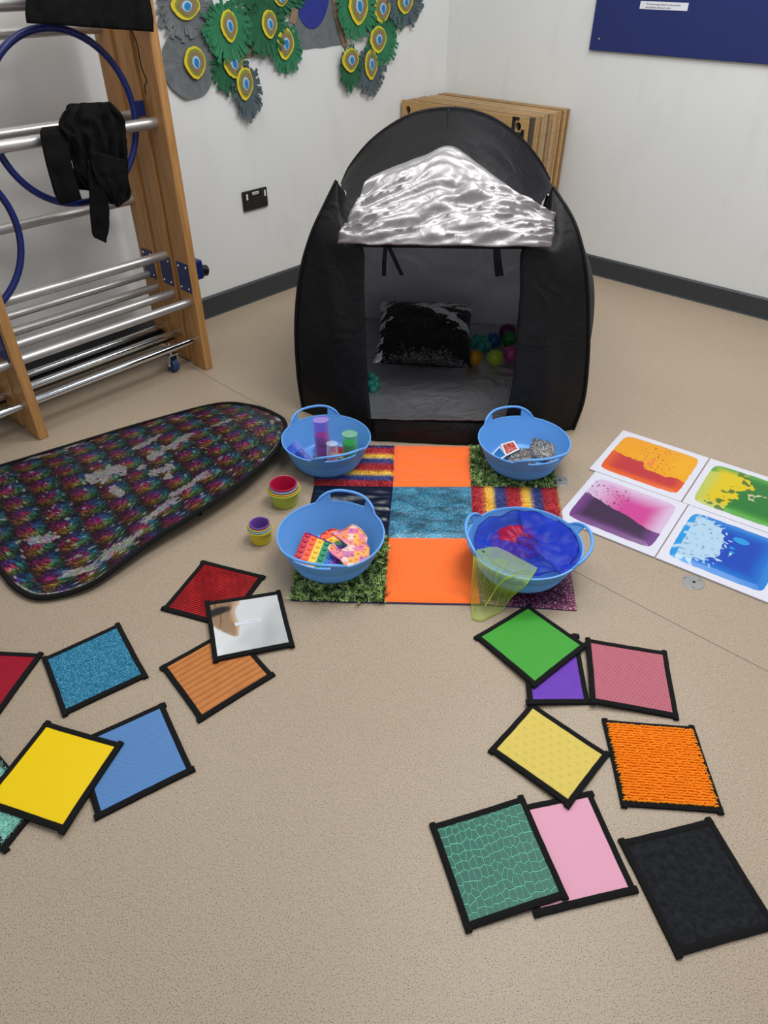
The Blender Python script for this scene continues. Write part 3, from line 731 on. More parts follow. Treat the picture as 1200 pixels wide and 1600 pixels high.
g_ = atY(796, 529, 3.02); spiky('b', g_, .036, '157a33', 'green spiky ball above the pink one')
b_ = atY(771, 532, 3.02); spiky('b', b_, .038, '17558f', 'blue spiky ball between teal cluster and green ball')
p_ = atY(793, 519, 3.10); spiky('b', p_, .042, '5a1550', 'dark purple spiky ball at the very back')
def knobbly(cs, r, label):
    c0 = sum(cs, Vector())/len(cs); z = min(c.z for c in cs)-r; rt = thing('knobbly_toy', Vector((c0.x, c0.y, z)), label, 'toy', 'teal knobbly squeeze toys')
    m_ = plain('teal_rubber', '2a8f80', .45, var=.03)
    mb = MB(); mb.sphere(c0, r*.9, 14, 10); obj('core', mb, m_, rt, smooth=True)
    for c in cs:
        mb = MB(); mb.sphere(c, r, 16, 10); mb.tube([c0, c], r*.6, 10); obj('knob', mb, m_, rt, smooth=True)
knobbly([atY(x, y, Y) for x, y, Y in ((738, 536, 2.97), (745, 530, 2.99), (752, 540, 2.95), (757, 531, 2.99), (762, 540, 2.96), (749, 545, 2.95))], .022, 'teal knobbly toy behind the mustard ball')
knobbly([fp(x, y, z)for x, y, z in ((581, 587, .055), (587, 592, .045), (579, 600, .03), (588, 601, .026), (583, 608, .02), (577, 594, .03))], .017, 'teal knobbly toy by the left edge of the tent door')

# ------------------------------------------------------------------ patchwork play mat
T_ = .0065   # mat thickness
gx = [[(490, 697), (616, 698), (734, 699), (858, 702)], [(491, 760), (614, 762), (736, 762), (869, 765)], [(472, 846), (606, 842), (739, 843), (884, 847)], [(456, 938), (600, 942), (750, 945), (901, 955)]]
GP = [[fp(x, y, 0) for x, y in r] for r in gx]
def bil(q, u, v): return (q[0]*(1-u)+q[1]*u)*(1-v)+(q[3]*(1-u)+q[2]*u)*v
pm = thing('patchwork_mat', (GP[1][1]+GP[2][2])*.5, 'patchwork play mat of nine bright fabric squares in front of the tent', 'mat')
mb = MB(); ring = [GP[0][i]+Vector((0, -.005, 0)) for i in range(4)]+[GP[1][3]+Vector((-.004, 0, 0)), GP[2][3]+Vector((-.003, 0, 0)), GP[3][3]]+[GP[3][i]+Vector((0, -.004, 0)) for i in (2, 1, 0)]+[GP[2][0], GP[1][0]]
n = len(ring); mb.add([p+Z*.0005 for p in ring]+[p+Z*.003 for p in ring], [tuple(range(n)), tuple(range(n, 2*n))]+[(i, (i+1) % n, n+(i+1) % n, n+i) for i in range(n)])
obj('backing', mb, plain('dark_purple_backing', '2b2350', .8), pm)
def cell(r, c): return [GP[r][c], GP[r][c+1], GP[r+1][c+1], GP[r+1][c]]
def patch(name, r, c, mat, n=30, amp=.002, seed=0, colf=None, fold=(2, 9), label=None):
    q = cell(r, c); P = []; C = []; uv = []
    for i in range(n):
        row = []; cr_ = []
        for j in range(n):
            u, v = j/(n-1), i/(n-1); e = min(u, v, 1-u, 1-v); p = bil(q, u, v)
            k = min(1, e*14)**.5
            h = T_*.62+T_*.5*k+amp*k*(ridge(Vector((u*fold[0], v*fold[1], seed)))+.4*noise.noise(Vector((u*8, v*8, seed))))
            row.append(p+Z*max(.0008, h)); uv.append((u, v)); cr_.append(colf(u, v) if colf else (1, 1, .999))
        P.append(row); C.append(cr_)
    mb = MB(); mb.grid(P, C); o = obj(name, mb, mat, pm, smooth=True, uv=uv, angle=80)
    if label: o['label'] = label
    return o
t = NT('orange_fleece'); v = t.coord(); t.base('f56a1c'); t.setb(Roughness=.9); t.b.inputs['Sheen Weight'].default_value = .3; t.bump(t.noise(v, 700, 2), .2, .0006); M['fleece'] = t.m
def mat_glitter(name, c1, c2, c3, vs=700, metal=.3, streak=None, rough=.35, amt=.4, cf=(.3, .6)):
    t = NT(name); v = t.coord(); vo = t.vor(v, vs); k = t.ramp(vo.outputs['Color'], [(.25, c1), (.7, c2), (.93, c3)])
    if streak:
        s_ = t.noise(t.coord(scale=streak[0]), streak[1], 4, .6, .6); k = t.mix(1, k, t.ramp(s_, [(cf[0], streak[2]), (cf[1], 1.0)]), 'MULTIPLY')
    t.base(k); t.setb(Roughness=rough, Metallic=metal); t.bump(vo.outputs['Distance'], amt, .001); return t.m
M['bluegl'] = mat_glitter('blue_glitter_fabric', '1f5066', '38a2cc', 'c2dde4', 650, .2, ((4, 9, 1), 3, .16))
M['navy'] = plain('navy_satin', '0d1830', .28, var=.15, vscale=12, spec=.7)
patch('orange_square', 0, 1, M['fleece'], amp=.005, seed=1, fold=(2, 7), label='bright orange fleece square, top middle')
patch('blue_glitter_square', 1, 1, M['bluegl'], amp=.003, seed=4, fold=(2, 6))
patch('orange_square', 2, 1, M['fleece'], amp=.003, seed=7, fold=(1, 3), label='bright orange fleece square, bottom middle')
patch('navy_satin_square', 1, 0, M['navy'], n=50, amp=.006, seed=9, fold=(1.2, 9))
M['purgl'] = mat_glitter('purple_sequin_fabric', '3a0f2b', '7a2450', 'e8c6d4', 420, .5, None, .3, .6)
patch('purple_glitter_square', 2, 2, M['purgl'], amp=.002, seed=3, fold=(2, 3))
stripe = [(.42, .03, .04), (.85, .55, .08), (.04, .07, .25)]
def stripe_col(x):   # red -> yellow -> blue bands
    k = x % 1.0; s_ = [(0.0, (.40, .025, .04)), (.36, (.45, .03, .04)), (.46, (.85, .52, .07)), (.62, (.85, .60, .10)), (.70, (.05, .07, .25)), (.95, (.04, .055, .22)), (1.0, (.40, .025, .04))]
    for (a, ca), (b, cb) in zip(s_, s_[1:]):
        if k <= b: f = (k-a)/(b-a); return tuple(x_*(1-f)+y_*f for x_, y_ in zip(ca, cb))
def green_col(u, v, s=1):
    a = noise.noise(Vector((u*16*s, v*16*s, 4)))+.3*random.uniform(-1, 1)
    return (.02, .03, .02) if a < -.10 else ((.32, .52, .15) if a < .08 else (.66, .88, .36))
M['fur'] = attr_mat('fur_fibres', .8)
def fur(parent, q, z, colf, N, L, wd, lean, seed=0, name='pile', jit=.5, clump=0, over=.0):
    rnd = random.Random(seed); mb = MB()
    for i in range(N):
        u, v = rnd.uniform(-over, 1+over), rnd.uniform(-over, 1+over); p = bil(q, u, v)+Z*z
        a = rnd.uniform(0, 2*PI); w_ = Vector((math.cos(a), math.sin(a), 0))*wd
        fx = noise.noise(Vector((u*14, v*14, seed)))*clump; fy = noise.noise(Vector((u*14, v*14, seed+7)))*clump
        d = Vector((lean[0]+rnd.uniform(-jit, jit)+fx, lean[1]+rnd.uniform(-jit, jit)+fy, lean[2]))*L*rnd.uniform(.7, 1.2)
        c = colf(u, v); k = rnd.uniform(.75, 1.2); c = tuple(min(1, x*k) for x in c)
        mid = p+d*.55+Z*L*.1; tip = p+d
        if tip.z < .001: tip.z = .001
        mb.add([p-w_, p+w_, mid+w_*.8, mid-w_*.8, tip], [(0, 1, 2, 3), (3, 2, 4)], [c]*5)
    return obj(name, mb, M['fur'], parent)
q = cell(0, 0); b = patch('striped_fur_square', 0, 0, M['fur'], colf=lambda u, v: stripe_col(v*2.45+.80), seed=2, label='red, yellow and blue striped fur square with level stripes')
fur(b, q, T_*.9, lambda u, v: stripe_col(v*2.45+.80+.03*random.uniform(-1, 1)), 7000, .009, .0009, (0, -.7, .7), 1)
q = cell(1, 2); b = patch('striped_fur_square', 1, 2, M['fur'], colf=lambda u, v: stripe_col(u*2.35+.06), seed=5, label='red, yellow and blue striped fur square with upright stripes')
fur(b, q, T_*.9, lambda u, v: stripe_col(u*2.35+.06+.03*random.uniform(-1, 1)), 7500, .010, .0009, (.6, -.3, .7), 2)
q = cell(2, 0); b = patch('green_fur_square', 2, 0, M['fur'], colf=lambda u, v: (.05, .1, .02), seed=6)
fur(b, q, T_*.6, lambda u, v: green_col(u, v), 9000, .018, .0013, (-.1, -.35, .8), 3, clump=1.4, over=.015, jit=.45)
q = cell(0, 2); b = patch('green_fur_square', 0, 2, M['fur'], colf=lambda u, v: (.05, .1, .02), seed=8)
fur(b, q, T_*.6, lambda u, v: green_col(u, v), 7000, .014, .0012, (0, -.2, .8), 4, clump=1.4, over=.01, jit=.45)

# ------------------------------------------------------------------ flexible tubs
t = NT('sky_blue_polythene'); t.base('5f9ee0'); t.setb(Roughness=.42); t.b.inputs['Subsurface Weight'].default_value = .06; t.b.inputs['Subsurface Radius'].default_value = (.01, .012, .02)
M['tub'] = t.m
TH, TR, TB = .100, .150, .108
def tub_proto(loc, label, rz):
    rt = thing('flexible_tub', loc, label, 'tub', 'blue flexible tubs around the mat', 0)
    rt.location = (0, 0, 0); mb = MB()
    prof = [(.0005, .0012), (TB-.02, .0012), (TB-.006, .003), (TB, .008)]
    for i in range(1, 25):
        a = i/24; r_ = TB+(TR-TB)*(a**.8); z_ = .008+(TH-.008)*a
        if .10 < a < .5: r_ += .0005*math.sin(i*PI)
        prof.append((r_, z_))
        if .12 < a < .55: prof.append((r_+.0009, z_+.0011)); prof.append((r_+.0003, z_+.0024))
    prof += [(TR+.0035, TH+.001), (TR+.003, TH+.004), (TR-.001, TH+.0045), (TR-.003, TH+.001)]
    for i in range(24, 0, -1): a = i/24; prof.append((TB+(TR-TB)*(a**.8)-.0032, .010+(TH-.010)*a-.001))
    prof += [(TB-.008, .008), (TB-.03, .0055), (.055, .0050), (.053, .0062), (.050, .0050), (.0005, .005)]
    mb.lathe(prof, 72); body = obj('tub_body', mb, M['tub'], rt, smooth=True, angle=50)
    for s_, tilt in ((0, .25), (PI, .55)):
        mb = MB(); N = 60; P = []; Q = []; A0 = math.radians(38); A1 = math.radians(21)
        def hh(a):
            k = abs(a)/A0
            if k >= 1: return 0
            return .036*(1-k**3.2)**1.0 if k < .55 else .036*(1-k**3.2)
        def pt(a, h, ro): 
            r_ = TR+ro+h*math.sin(tilt); return Vector((r_*math.cos(a+s_), r_*math.sin(a+s_), TH+.003+h*math.cos(tilt)))
        # rail along the top of the handle
        top = [pt(-A0+2*A0*i/N, hh(-A0+2*A0*i/N), 0) for i in range(N+1)]
        mb.tube([p for p in top], [.0045 if 3 < i < N-3 else .003 for i in range(N+1)], 10, flat=1.0)
        # webs filling between rim and rail at both roots
        for sg in (-1, 1):
            rowA, rowB = [], []
            g = []
            for i in range(13):
                a = sg*(A1+(A0-A1)*i/12); h = hh(a); g.append([pt(a, -.002+(h+.002)*k/4, 0) for k in range(5)])
            n_ = len(g); off_ = [[p+Vector((math.cos(s_), math.sin(s_), 0))*.002 for p in r] for r in g]; of2 = [[p-Vector((math.cos(s_), math.sin(s_), 0))*.002 for p in r] for r in g]
            mb.grid(off_); mb.grid(of2); mb.grid([off_[0], of2[0]]); mb.grid([[a_[-1] for a_ in off_], [a_[-1] for a_ in of2]])
        obj('handle', mb, M['tub'], rt, smooth=True, angle=60)
    rt.location = loc; rt.rotation_euler = (0, 0, rz); return rt
TL = [((-.200, 2.072, .001), 113, 'blue flexible tub with sand timers, back left beside the rainbow sequin mat'),
      ((.474, 2.056, .010), 107, 'blue flexible tub holding two bead bags, back right in front of the tent'),
      ((-.150, 1.548, .010), 73, 'blue flexible tub holding rainbow popping toys, front left on green fur'),
      ((.396, 1.520, .010), 172, 'blue flexible tub heaped with sheer blue and lime scarves, front right')]
tub = tub_proto(TL[0][0], TL[0][2], math.radians(TL[0][1])); tubs = [tub]
for loc, rz, lab in TL[1:]:
    c = copy_tree(tub); c.location = loc; c.rotation_euler = (0, 0, math.radians(rz)); c['label'] = lab; tubs.append(c)
tubs[3].scale = (1.06, 1.03, 1.0); tubs[1].scale = (1.02, 1.02, 1)

# ---- sand timers in the back-left tub
def mat_glass(name, c, alpha, rough=.08):
    t = NT(name); t.base(c); t.setb(Roughness=rough)
    tr = t.n('ShaderNodeBsdfTransparent'); tr.inputs[0].default_value = lin(c)
    lw = t.n('ShaderNodeLayerWeight'); lw.inputs[0].default_value = .3
    f = t.math('MULTIPLY_ADD', lw.outputs['Facing'], .9-alpha, alpha); mx = t.n('ShaderNodeMixShader')
    t.l(f, mx.inputs[0]); t.l(tr.outputs[0], mx.inputs[1]); t.l(t.b.outputs[0], mx.inputs[2]); t.l(mx.outputs[0], t.out.inputs[0]); return t.m
def timer(base, axis, r, L, cg, cl, label, lev=(.08, .42, .50, .72)):
    axis = Vector(axis).normalized(); x = axis.orthogonal().normalized(); y = axis.cross(x); base = Vector(base)
    rt = thing('liquid_timer', base, label, 'sensory timer', 'sensory timers in the back left tub')
    def lath(prof):
        mb = MB(); n = 28; mb.grid([[base+axis*z+(x*math.cos(k*2*PI/n)+y*math.sin(k*2*PI/n))*q for k in range(n)] for q, z in prof], closed=True); return mb
    sh = lath([(.0005, 0), (r, 0), (r, L*.02), (r*.97, L*.03), (r*.97, L*.97), (r, L*.98), (r, L), (r*.92, L), (r*.9, L*.985), (.0005, L*.985)])
    obj('case', sh, cg, rt, smooth=True, angle=35)
    for i in (0, 2):
        lq = lath([(.0005, L*lev[i]), (r*.86, L*lev[i]), (r*.9, L*(lev[i]+.02)), (r*.9, L*(lev[i+1]-.02)), (r*.86, L*lev[i+1]), (.0005, L*lev[i+1])])
        if lev[i+1] > lev[i]: obj('liquid', lq, cl, rt, smooth=True, angle=50)
    return rt
G = dict(pur=mat_glass('purple_clear_plastic', 'dcc0f4', .07), grn=mat_glass('green_clear_plastic', 'c0f4cc', .07), clr=mat_glass('clear_plastic', 'f2f6fa', .05), blu=mat_glass('blue_clear_plastic', 'b4c8f8', .07))
Lq = dict(mag=plain('magenta_liquid', 'c01a8c', .2, coat=.5), red=plain('crimson_liquid', 'b3184a', .2), grn=plain('green_liquid', '12a844', .2, coat=.5), blu=plain('blue_liquid', '1c35a8', .2))
zb = .0085
timer(fp(505, 722, zb)+Vector((0, .02, 0)), (-.02, .06, 1), .0275, .155, G['pur'], Lq['mag'], 'tall purple sensory timer with magenta liquid standing in the tub', (.10, .36, .44, .62))
timer(fp(547, 716, zb)+Vector((0, .012, 0)), (.0, .04, 1), .0270, .092, G['grn'], Lq['grn'], 'green sensory timer standing in the tub', (.08, .30, .34, .62))
timer(fp(519, 727, zb)+Vector((0, .004, 0)), (.03, .05, 1), .0200, .085, G['clr'], Lq['red'], 'small clear sensory timer with red bottom standing in the tub', (.06, .36, .4, .4))
timer(fp(482, 724, zb+.026)+Vector((0, .0, 0)), (-.55, .35, .42), .0250, .085, G['blu'], Lq['blu'], 'blue sensory timer lying tipped against the tub wall', (.05, .40, .44, .62))
mb = MB(); rr = random.Random(5)
ca = []
ctr = fp(500, 722, zb)+Vector((0, .008, 0))
P = [[ctr+Vector((math.cos(a*2*PI/20)*.034*k, math.sin(a*2*PI/20)*.014*k, .004*(1-k))) for a in range(20)] for k in (.01, .5, 1)]
mb.grid(P, closed=True)
t = NT('red_white_card'); vo = t.vor(t.coord(), 140); t.base(t.ramp(vo.outputs['Distance'], [(.35, 'c02038'), (.5, 'f0e6e6')])); t.setb(Roughness=.3)
tag(obj('patterned_card', mb, t.m, smooth=True), 'red and white patterned scrap at the foot of the purple timer', 'toy')

# ---- bead bags and cards in the back-right tub
def mat_beads(name, cols):
    t = NT(name); v = t.coord(); vo = t.vor(v, 260); nn = t.noise(v, 55, 3)
    sep = t.n('ShaderNodeSeparateColor'); t.l(vo.outputs['Color'], sep.inputs[0])
    k = t.ramp(sep.outputs[0], [(i/len(cols), c) for i, c in enumerate(cols)], 'CONSTANT')
    k = t.mix(t.ramp(nn, [(.45, .0), (.65, .6)]), k, '6c747a'); t.base(k); t.setb(Roughness=.2); t.b.inputs['Coat Weight'].default_value = .6
    t.bump(vo.outputs['Distance'], .6, .002); return t.m
M['beads'] = mat_beads('beads_in_clear_bag', ['5a3632', '2f3a48', '77746a', '3c5238', '43395a', '7a5a38', '22262a', '4d565e'])
def bag(c, ax, ay, h, label, seed):
    mb = MB(); n = 40
    for side in (1, -1):
        mb.grid([[c+ax*(a/n*2-1)+ay*(b/n*2-1)+Z*(side*h*((1-abs(a/n*2-1)**2.5)*(1-abs(b/n*2-1)**2.5))**.6+.004*noise.noise(Vector((a*.25, b*.25, seed)))) + (ax.cross(ay).normalized()*0) for a in range(n+1)] for b in range(n+1)])
    return tag(obj('bead_bag', mb, M['beads'], smooth=True, angle=80), label, 'sensory bag', 'sensory bead bags')
c1 = fp(812, 714, .034); c2 = fp(851, 705, .042)
bag(c1, Vector((.048, .006, .002)), Vector((-.010, .030, .012)), .013, 'clear bag of mixed beads lying to the left in the back right tub', 1)
bag(c2, Vector((.048, -.020, -.008)), Vector((.014, .034, .016)), .013, 'clear bag of mixed beads propped to the right in the back right tub', 6)
def card(name, px, cz, inner, label, th=.003):
    A = [fp(x, y, z) for x, y, z in px]; nrm = (A[1]-A[0]).cross(A[3]-A[0]).normalized(); nrm = nrm if nrm.z > 0 else -nrm
    cc_ = sum(A, Vector())/4; rt = thing(name, Vector((cc_.x, cc_.y, min(p.z for p in A)-th)), label, 'card')
    mb = MB(); B = [p-nrm*th for p in A]; mb.add(A+B, [(0, 1, 2, 3), (4, 5, 6, 7)]+[(i, (i+1) % 4, 4+(i+1) % 4, 4+i) for i in range(4)]); obj('white_frame', mb, M['whitep'], rt, bevel=.001)
    mb = MB(); I = [cc_+(p-cc_)*.76+nrm*.0008 for p in A]; mb.add(I+[p-nrm*.0006 for p in I], [(0, 1, 2, 3), (4, 5, 6, 7)]+[(i, (i+1) % 4, 4+(i+1) % 4, 4+i) for i in range(4)]); obj('picture', mb, inner, rt)
t = NT('red_glitter_gel'); vo = t.vor(t.coord(), 250); t.base(t.ramp(vo.outputs['Color'], [(.5, '9c2420'), (.85, 'd07a6a')])); t.setb(Roughness=.25)
card('picture_card', [(782, 694, .062), (803, 688, .070), (812, 702, .060), (790, 713, .045)], 0, t.m, 'small white framed card with red glittery middle in the back right tub')
card('picture_card', [(769, 709, .040), (781, 696, .055), (792, 712, .045), (776, 722, .030)], 0, plain('blue_gel', '1766a8', .25), 'small white framed card with blue middle in the back right tub')

# ---- popping toys in the front-left tub
def popper(name, A, outline, colf, bubbles, label, th=.009, group=None, mat=None):
    # A: origin, ex, ey (metres per unit) ; outline in unit coords
    o_, ex_, ey_ = A; nrm = ex_.cross(ey_).normalized(); nrm = nrm if nrm.z > 0 else -nrm
    loc = o_.copy(); rt = thing(name, loc, label, 'popping toy', 'popping toys in the front left tub')
    m_ = attr_mat('silicone', .38, spec=.5)
    tri = geometry.tessellate_polygon([[Vector((x, y, 0)) for x, y in outline]]); n = len(outline)
    P = [o_+ex_*x+ey_*y for x, y in outline]; C = [colf(x, y) for x, y in outline]
    # fine colour: grid of small cells clipped to the outline
    mb = MB(); mb.add([p-nrm*th for p in P]+P, [tuple(t_) for t_ in tri]+[(i, (i+1) % n, n+(i+1) % n, n+i) for i in range(n)], C+C)
    def inside(x, y):
        r = False; j = n-1
        for i in range(n):
            (xi, yi), (xj, yj) = outline[i], outline[j]
            if (yi > y) != (yj > y) and x < (xj-xi)*(y-yi)/(yj-yi)+xi: r = not r
            j = i
        return r
    K = 70; xs = [p[0] for p in outline]; ys = [p[1] for p in outline]; x0, x1, y0, y1 = min(xs), max(xs), min(ys), max(ys)
    for i in range(K):
        for j in range(K):
            xa, xb = x0+(x1-x0)*i/K, x0+(x1-x0)*(i+1)/K; ya, yb = y0+(y1-y0)*j/K, y0+(y1-y0)*(j+1)/K
            if inside((xa+xb)/2, (ya+yb)/2):
                c = colf((xa+xb)/2, (ya+yb)/2); mb.add([o_+ex_*x+ey_*y-nrm*.0015 for x, y in ((xa, ya), (xb, ya), (xb, yb), (xa, yb))], [(0, 1, 2, 3)], c)
    obj('sheet', mb, m_, rt)
    rim = MB(); c_ = C; 
    for i in range(n):
        a, b = P[i], P[(i+1) % n]; rim.cc = colf(*outline[i]); rim.tube([a, b], .0016, 6)
    obj('rim', rim, m_, rt, smooth=True)
    bb = MB()
    for x, y, r in bubbles:
        bb.cc = tuple(min(1, k*1.15) for k in colf(x, y)); c = o_+ex_*x+ey_*y-nrm*.002
        u_, v_ = ex_.normalized(), nrm.cross(ex_.normalized())
        bb.grid([[c+(u_*math.cos(k*2*PI/14)+v_*math.sin(k*2*PI/14))*r*math.cos(l*PI/2/5)+nrm*r*.8*math.sin(l*PI/2/5) for k in range(14)] for l in range(6)], closed=True)
    obj('bubbles', bb, m_, rt, smooth=True)
    return rt
RB_ = [lin(c)[:3] for c in ('c0203a', 'ee5a28', 'efbe30', '12875a', '1e73c0', '7c3aa8')]
o_ = fp(497, 868, .038); ex_ = (fp(528, 884, .030)-fp(467, 857, .042))*.5; ey_ = (fp(502, 841, .050)-fp(482, 890, .022))*.5
def rc(x, y): return RB_[max(0, min(5, int((x+1)*3)))]
cr = [(-1, -.86), (-.9, -1), (.9, -1), (1, -.86), (1, .86), (.9, 1), (-.9, 1), (-1, .86)]
popper('rainbow_popper', (o_, ex_, ey_), cr, rc, [(-1+(i+.5)/3, -1+(j+.5)/3, .0072) for i in range(6) for j in range(6)], 'rectangular rainbow striped popping toy with rows of bubbles')
def rc2(x, y): return RB_[max(0, min(5, int((y*-.6+x*.5+1)*3)))]
o2 = fp(521, 848, .036)
popper('rainbow_popper', (o2, (fp(548, 856, .036)-fp(500, 846, .036))*.5, Vector((.01, .05, .012))), [(math.cos(a*PI/4+.39), math.sin(a*PI/4+.39)) for a in range(8)], rc2,
       [(x, y, .006) for x in (-.6, -.2, .2, .6) for y in (-.6, -.2, .2, .6)], 'eight sided rainbow popping toy mostly hidden under the others')
UN = [(512, 857), (516, 851), (522, 850), (526, 856), (530, 861), (538, 857), (545, 852), (536, 845), (524, 837), (519, 832), (528, 829), (540, 826), (550, 819), (557, 821), (566, 828), (574, 840), (572, 848), (577, 856), (576, 867), (577, 874), (568, 880), (556, 886), (545, 890), (540, 884), (532, 874), (520, 866)]
oc = fp(548, 856, .064); exx = Vector((.001, 0, 0)); 
pl0, pnx, pny = oc, (fp(558, 856, .064)-fp(538, 856, .064))/20, (fp(548, 846, .071)-fp(548, 866, .059))/20
pol = [(x-548, 856-y) for x, y in UN]
def rc3(x, y):
    x, y = round(x/9)*9, round(y/9)*9
    a = noise.noise(Vector((x*.06, y*.06, 2)))+.5*noise.noise(Vector((x*.2, y*.2, 5)))
    c = [lin(k)[:3] for k in ('e0857f', 'e8a24a', 'd96d92', 'f0c3b4', 'dd7f4e', 'c46a9a')]
    return c[int((a*1.6+1)*3) % 6]
popper('shaped_popper', (pl0, pnx, pny), pol, rc3, [(x, y, .0048) for x, y in [(-30, 0), (-20, -6), (-12, -3), (-4, -1), (4, 1), (-14, -13), (-5, -12), (3, -10), (12, -8), (20, -5), (-8, -20), (0, -19), (9, -17), (17, -14), (24, -12), (-4, -27), (4, -27), (13, -24), (22, -19), (0, 10), (8, 7), (16, 3), (23, -1), (-10, 18), (-2, 20), (6, 19), (13, 14), (20, 9), (2, 29), (10, 28)]],
       'pastel pink and orange animal shaped popping toy on top of the rainbow one')

# ---- scarves in the front-right tub
C4 = Vector((.396, 1.520, 0))
SC = dict(blue=sheer('royal_blue_voile', '2040d0', .50), red=sheer('red_voile', 'd01848', .85), lime=sheer('lime_voile', 'c0dc4c', .22), hem=sheer('lime_hem', 'b8d444', .6), bhem=sheer('navy_hem', '15218a', .8))
def heap(rx, ry, c, h0, h1, seed, n=60, m_=90, fold=.02, rpow=1.0):
    P = []
    for i in range(n):
        k = i/(n-1); row = []
        for j in range(m_):
            a = j*2*PI/m_; r_ = k**rpow; x = c.x+rx*r_*math.cos(a)*(1+.05*noise.noise(Vector((math.cos(a)*2, math.sin(a)*2, seed)))); y = c.y+ry*r_*math.sin(a)
            q = Vector((x*14, y*14, seed)); f = abs(noise.noise(q))*fold*2+ abs(noise.noise(q*2.6))*fold*.8
            z = h1+(h0-h1)*(1-k**2.2)+f*(1-k*.7); row.append(Vector((x, y, z)))
        P.append(row)
    return P
rs = heap(.085, .07, Vector((.395, 1.585, 0)), .092, .05, 3, fold=.018); mb = MB(); mb.grid(rs, closed=True)
o = obj('sheer_scarf', mb, SC['red'], smooth=True, angle=80); tag(o, 'red sheer scarf showing through under the blue ones', 'scarf')
bs = heap(.145, .135, Vector((.403, 1.530, 0)), .080, .060, 8, fold=.022)
for i, r in enumerate(bs):
    k = i/59
    for j, p in enumerate(r):
        a = j*2*PI/90
        if k > .80: p.z += (k-.80)*.25*(.8+.5*noise.noise(Vector((math.cos(a)*3, math.sin(a)*3, 2))))
mb = MB(); mb.grid(bs, closed=True)
b1 = thing('sheer_scarf', (C4.x, C4.y, .06), 'sheer royal blue scarf heaped over the whole front right tub', 'scarf')
obj('voile', mb, SC['blue'], b1, smooth=True, angle=80)
mb = MB(); mb.tube(bs[-1], .0012, 6, closed=True); obj('hem', mb, SC['bhem'], b1)
# second layer, crumpled ridge and overhang on the right
P = []
for i in range(40):
    k = i/39; row = []
    for j in range(50):
        b = j/49; a = math.radians(-60+150*b); r_ = .03+.118*k; x = .40+r_*math.cos(a)*1.06; y = 1.52+r_*math.sin(a)
        q = Vector((x*16, y*16, 31)); z = .088+.02*(1-k)+.035*abs(noise.noise(q))*(1-k*.6)
        row.append(Vector((x, y, z+.014*k)))
    P.append(row)
over = []
for d_, dz in ((.158, .108), (.166, .104), (.168, .09), (.167, .072)):
    over.append([Vector((.40+d_*1.06*math.cos(math.radians(-60+150*j/49)), 1.52+d_*math.sin(math.radians(-60+150*j/49)), max(dz+.012*noise.noise(Vector((j*.2, dz*9, 1))), .06) if j < 30 else max(dz, .104))) for j in range(50)])
mb = MB(); mb.grid(P); b2 = thing('sheer_scarf', (.45, 1.52, .09), 'crumpled royal blue scarf on the right side of the front right tub', 'scarf')
obj('voile', mb, SC['blue'], b2, smooth=True, angle=80)
mb = MB(); mb.tube([r[0] for r in P], .0012, 6); mb.tube(P[-1], .0012, 6); obj('hem', mb, SC['bhem'], b2)
# lime scarf spilling over the front left rim
rowsL = [[(746, 862, .098), (775, 858, .105), (805, 872, .105), (838, 890, .104)], [(744, 866, .104), (775, 875, .104), (805, 885, .106), (832, 901, .106)],
         [(740, 868, .110), (762, 888, .111), (790, 903, .111), (822, 914, .112)], [(739, 890, .095), (762, 905, .09), (788, 915, .09), (814, 921, .085)],
         [(737, 915, .055), (757, 925, .05), (783, 930, .045), (800, 932, .045)], [(737, 945, .010), (752, 950, .014), (775, 950, .012), (788, 948, .012)], [(739, 967, .002), (752, 969, .004), (768, 962, .003), (781, 956, .003)]]
n = 44; cols_ = [crv([fp(*r[j]) for r in rowsL], n) for j in range(4)]; P = []
for i in range(n):
    row = [p+Z*.007*max(0, min(1, (20-i)/8)) for p in crv([c[i] for c in cols_], 40)]
    P.append([p+Vector((0, -.008, .010))*(abs(noise.noise(Vector((j*.22, i*.05, 9)))) if j not in (0, 39) else .2) for j, p in enumerate(row)])
ls = thing('sheer_scarf', fp(760, 955), 'lime yellow sheer scarf spilling over the front rim onto the floor', 'scarf')
mb = MB(); mb.grid(P); obj('voile', mb, SC['lime'], ls, smooth=True, angle=80)
mb = MB(); mb.tube([r[0] for r in P], .0014, 6); mb.tube([r[-1] for r in P], .0014, 6); mb.tube(P[-1], .0014, 6);
mb.tube(crv([p+Vector((0, -.006, .006)) for p in (P[14][30], P[18][26], P[24][22], P[30][20], P[36][14])], 30), .0022, 6)
obj('hem', mb, SC['hem'], ls)

# ------------------------------------------------------------------ stacking cups
def cup(c, rt_, rb, h, z0, colr, label, grp, first=False):
    o = thing('stacking_cup', (c.x, c.y, z0), label, 'cup', grp)
    mb = MB(); m_ = plain('cup_'+colr, colr, .38, var=.02)
    r1 = rt_; prof = [(.0005, 0), (rb-.003, 0), (rb, .002), (rb+(r1-.004-rb)*.7, h*.72), (r1-.004, h*.74), (r1-.003, h*.86), (r1, h*.88), (r1+.001, h*.97), (r1-.0005, h), (r1-.003, h*.985), (r1-.005, h*.86), (rb-.001, .004), (.0005, .0035)]
    mb.lathe(prof, 48, (c.x, c.y, z0)); obj('cup_wall', mb, m_, o, smooth=True, angle=35)
    return o
def pit(o): return o
k1 = Vector((-.322, 1.838, 0)); k2 = Vector((-.372, 1.648, 0))
S1 = 'nested cups of the larger stack'; S2 = 'nested cups of the smaller stack'
cup(k1, .0530, .040, .058, .0005, 'a9bb3f', 'lime green outermost cup of the larger nested stack', S1)
cup(k1, .0500, .0365, .060, .0045, 'd9982a', 'orange yellow cup second from outside in the larger stack', S1)
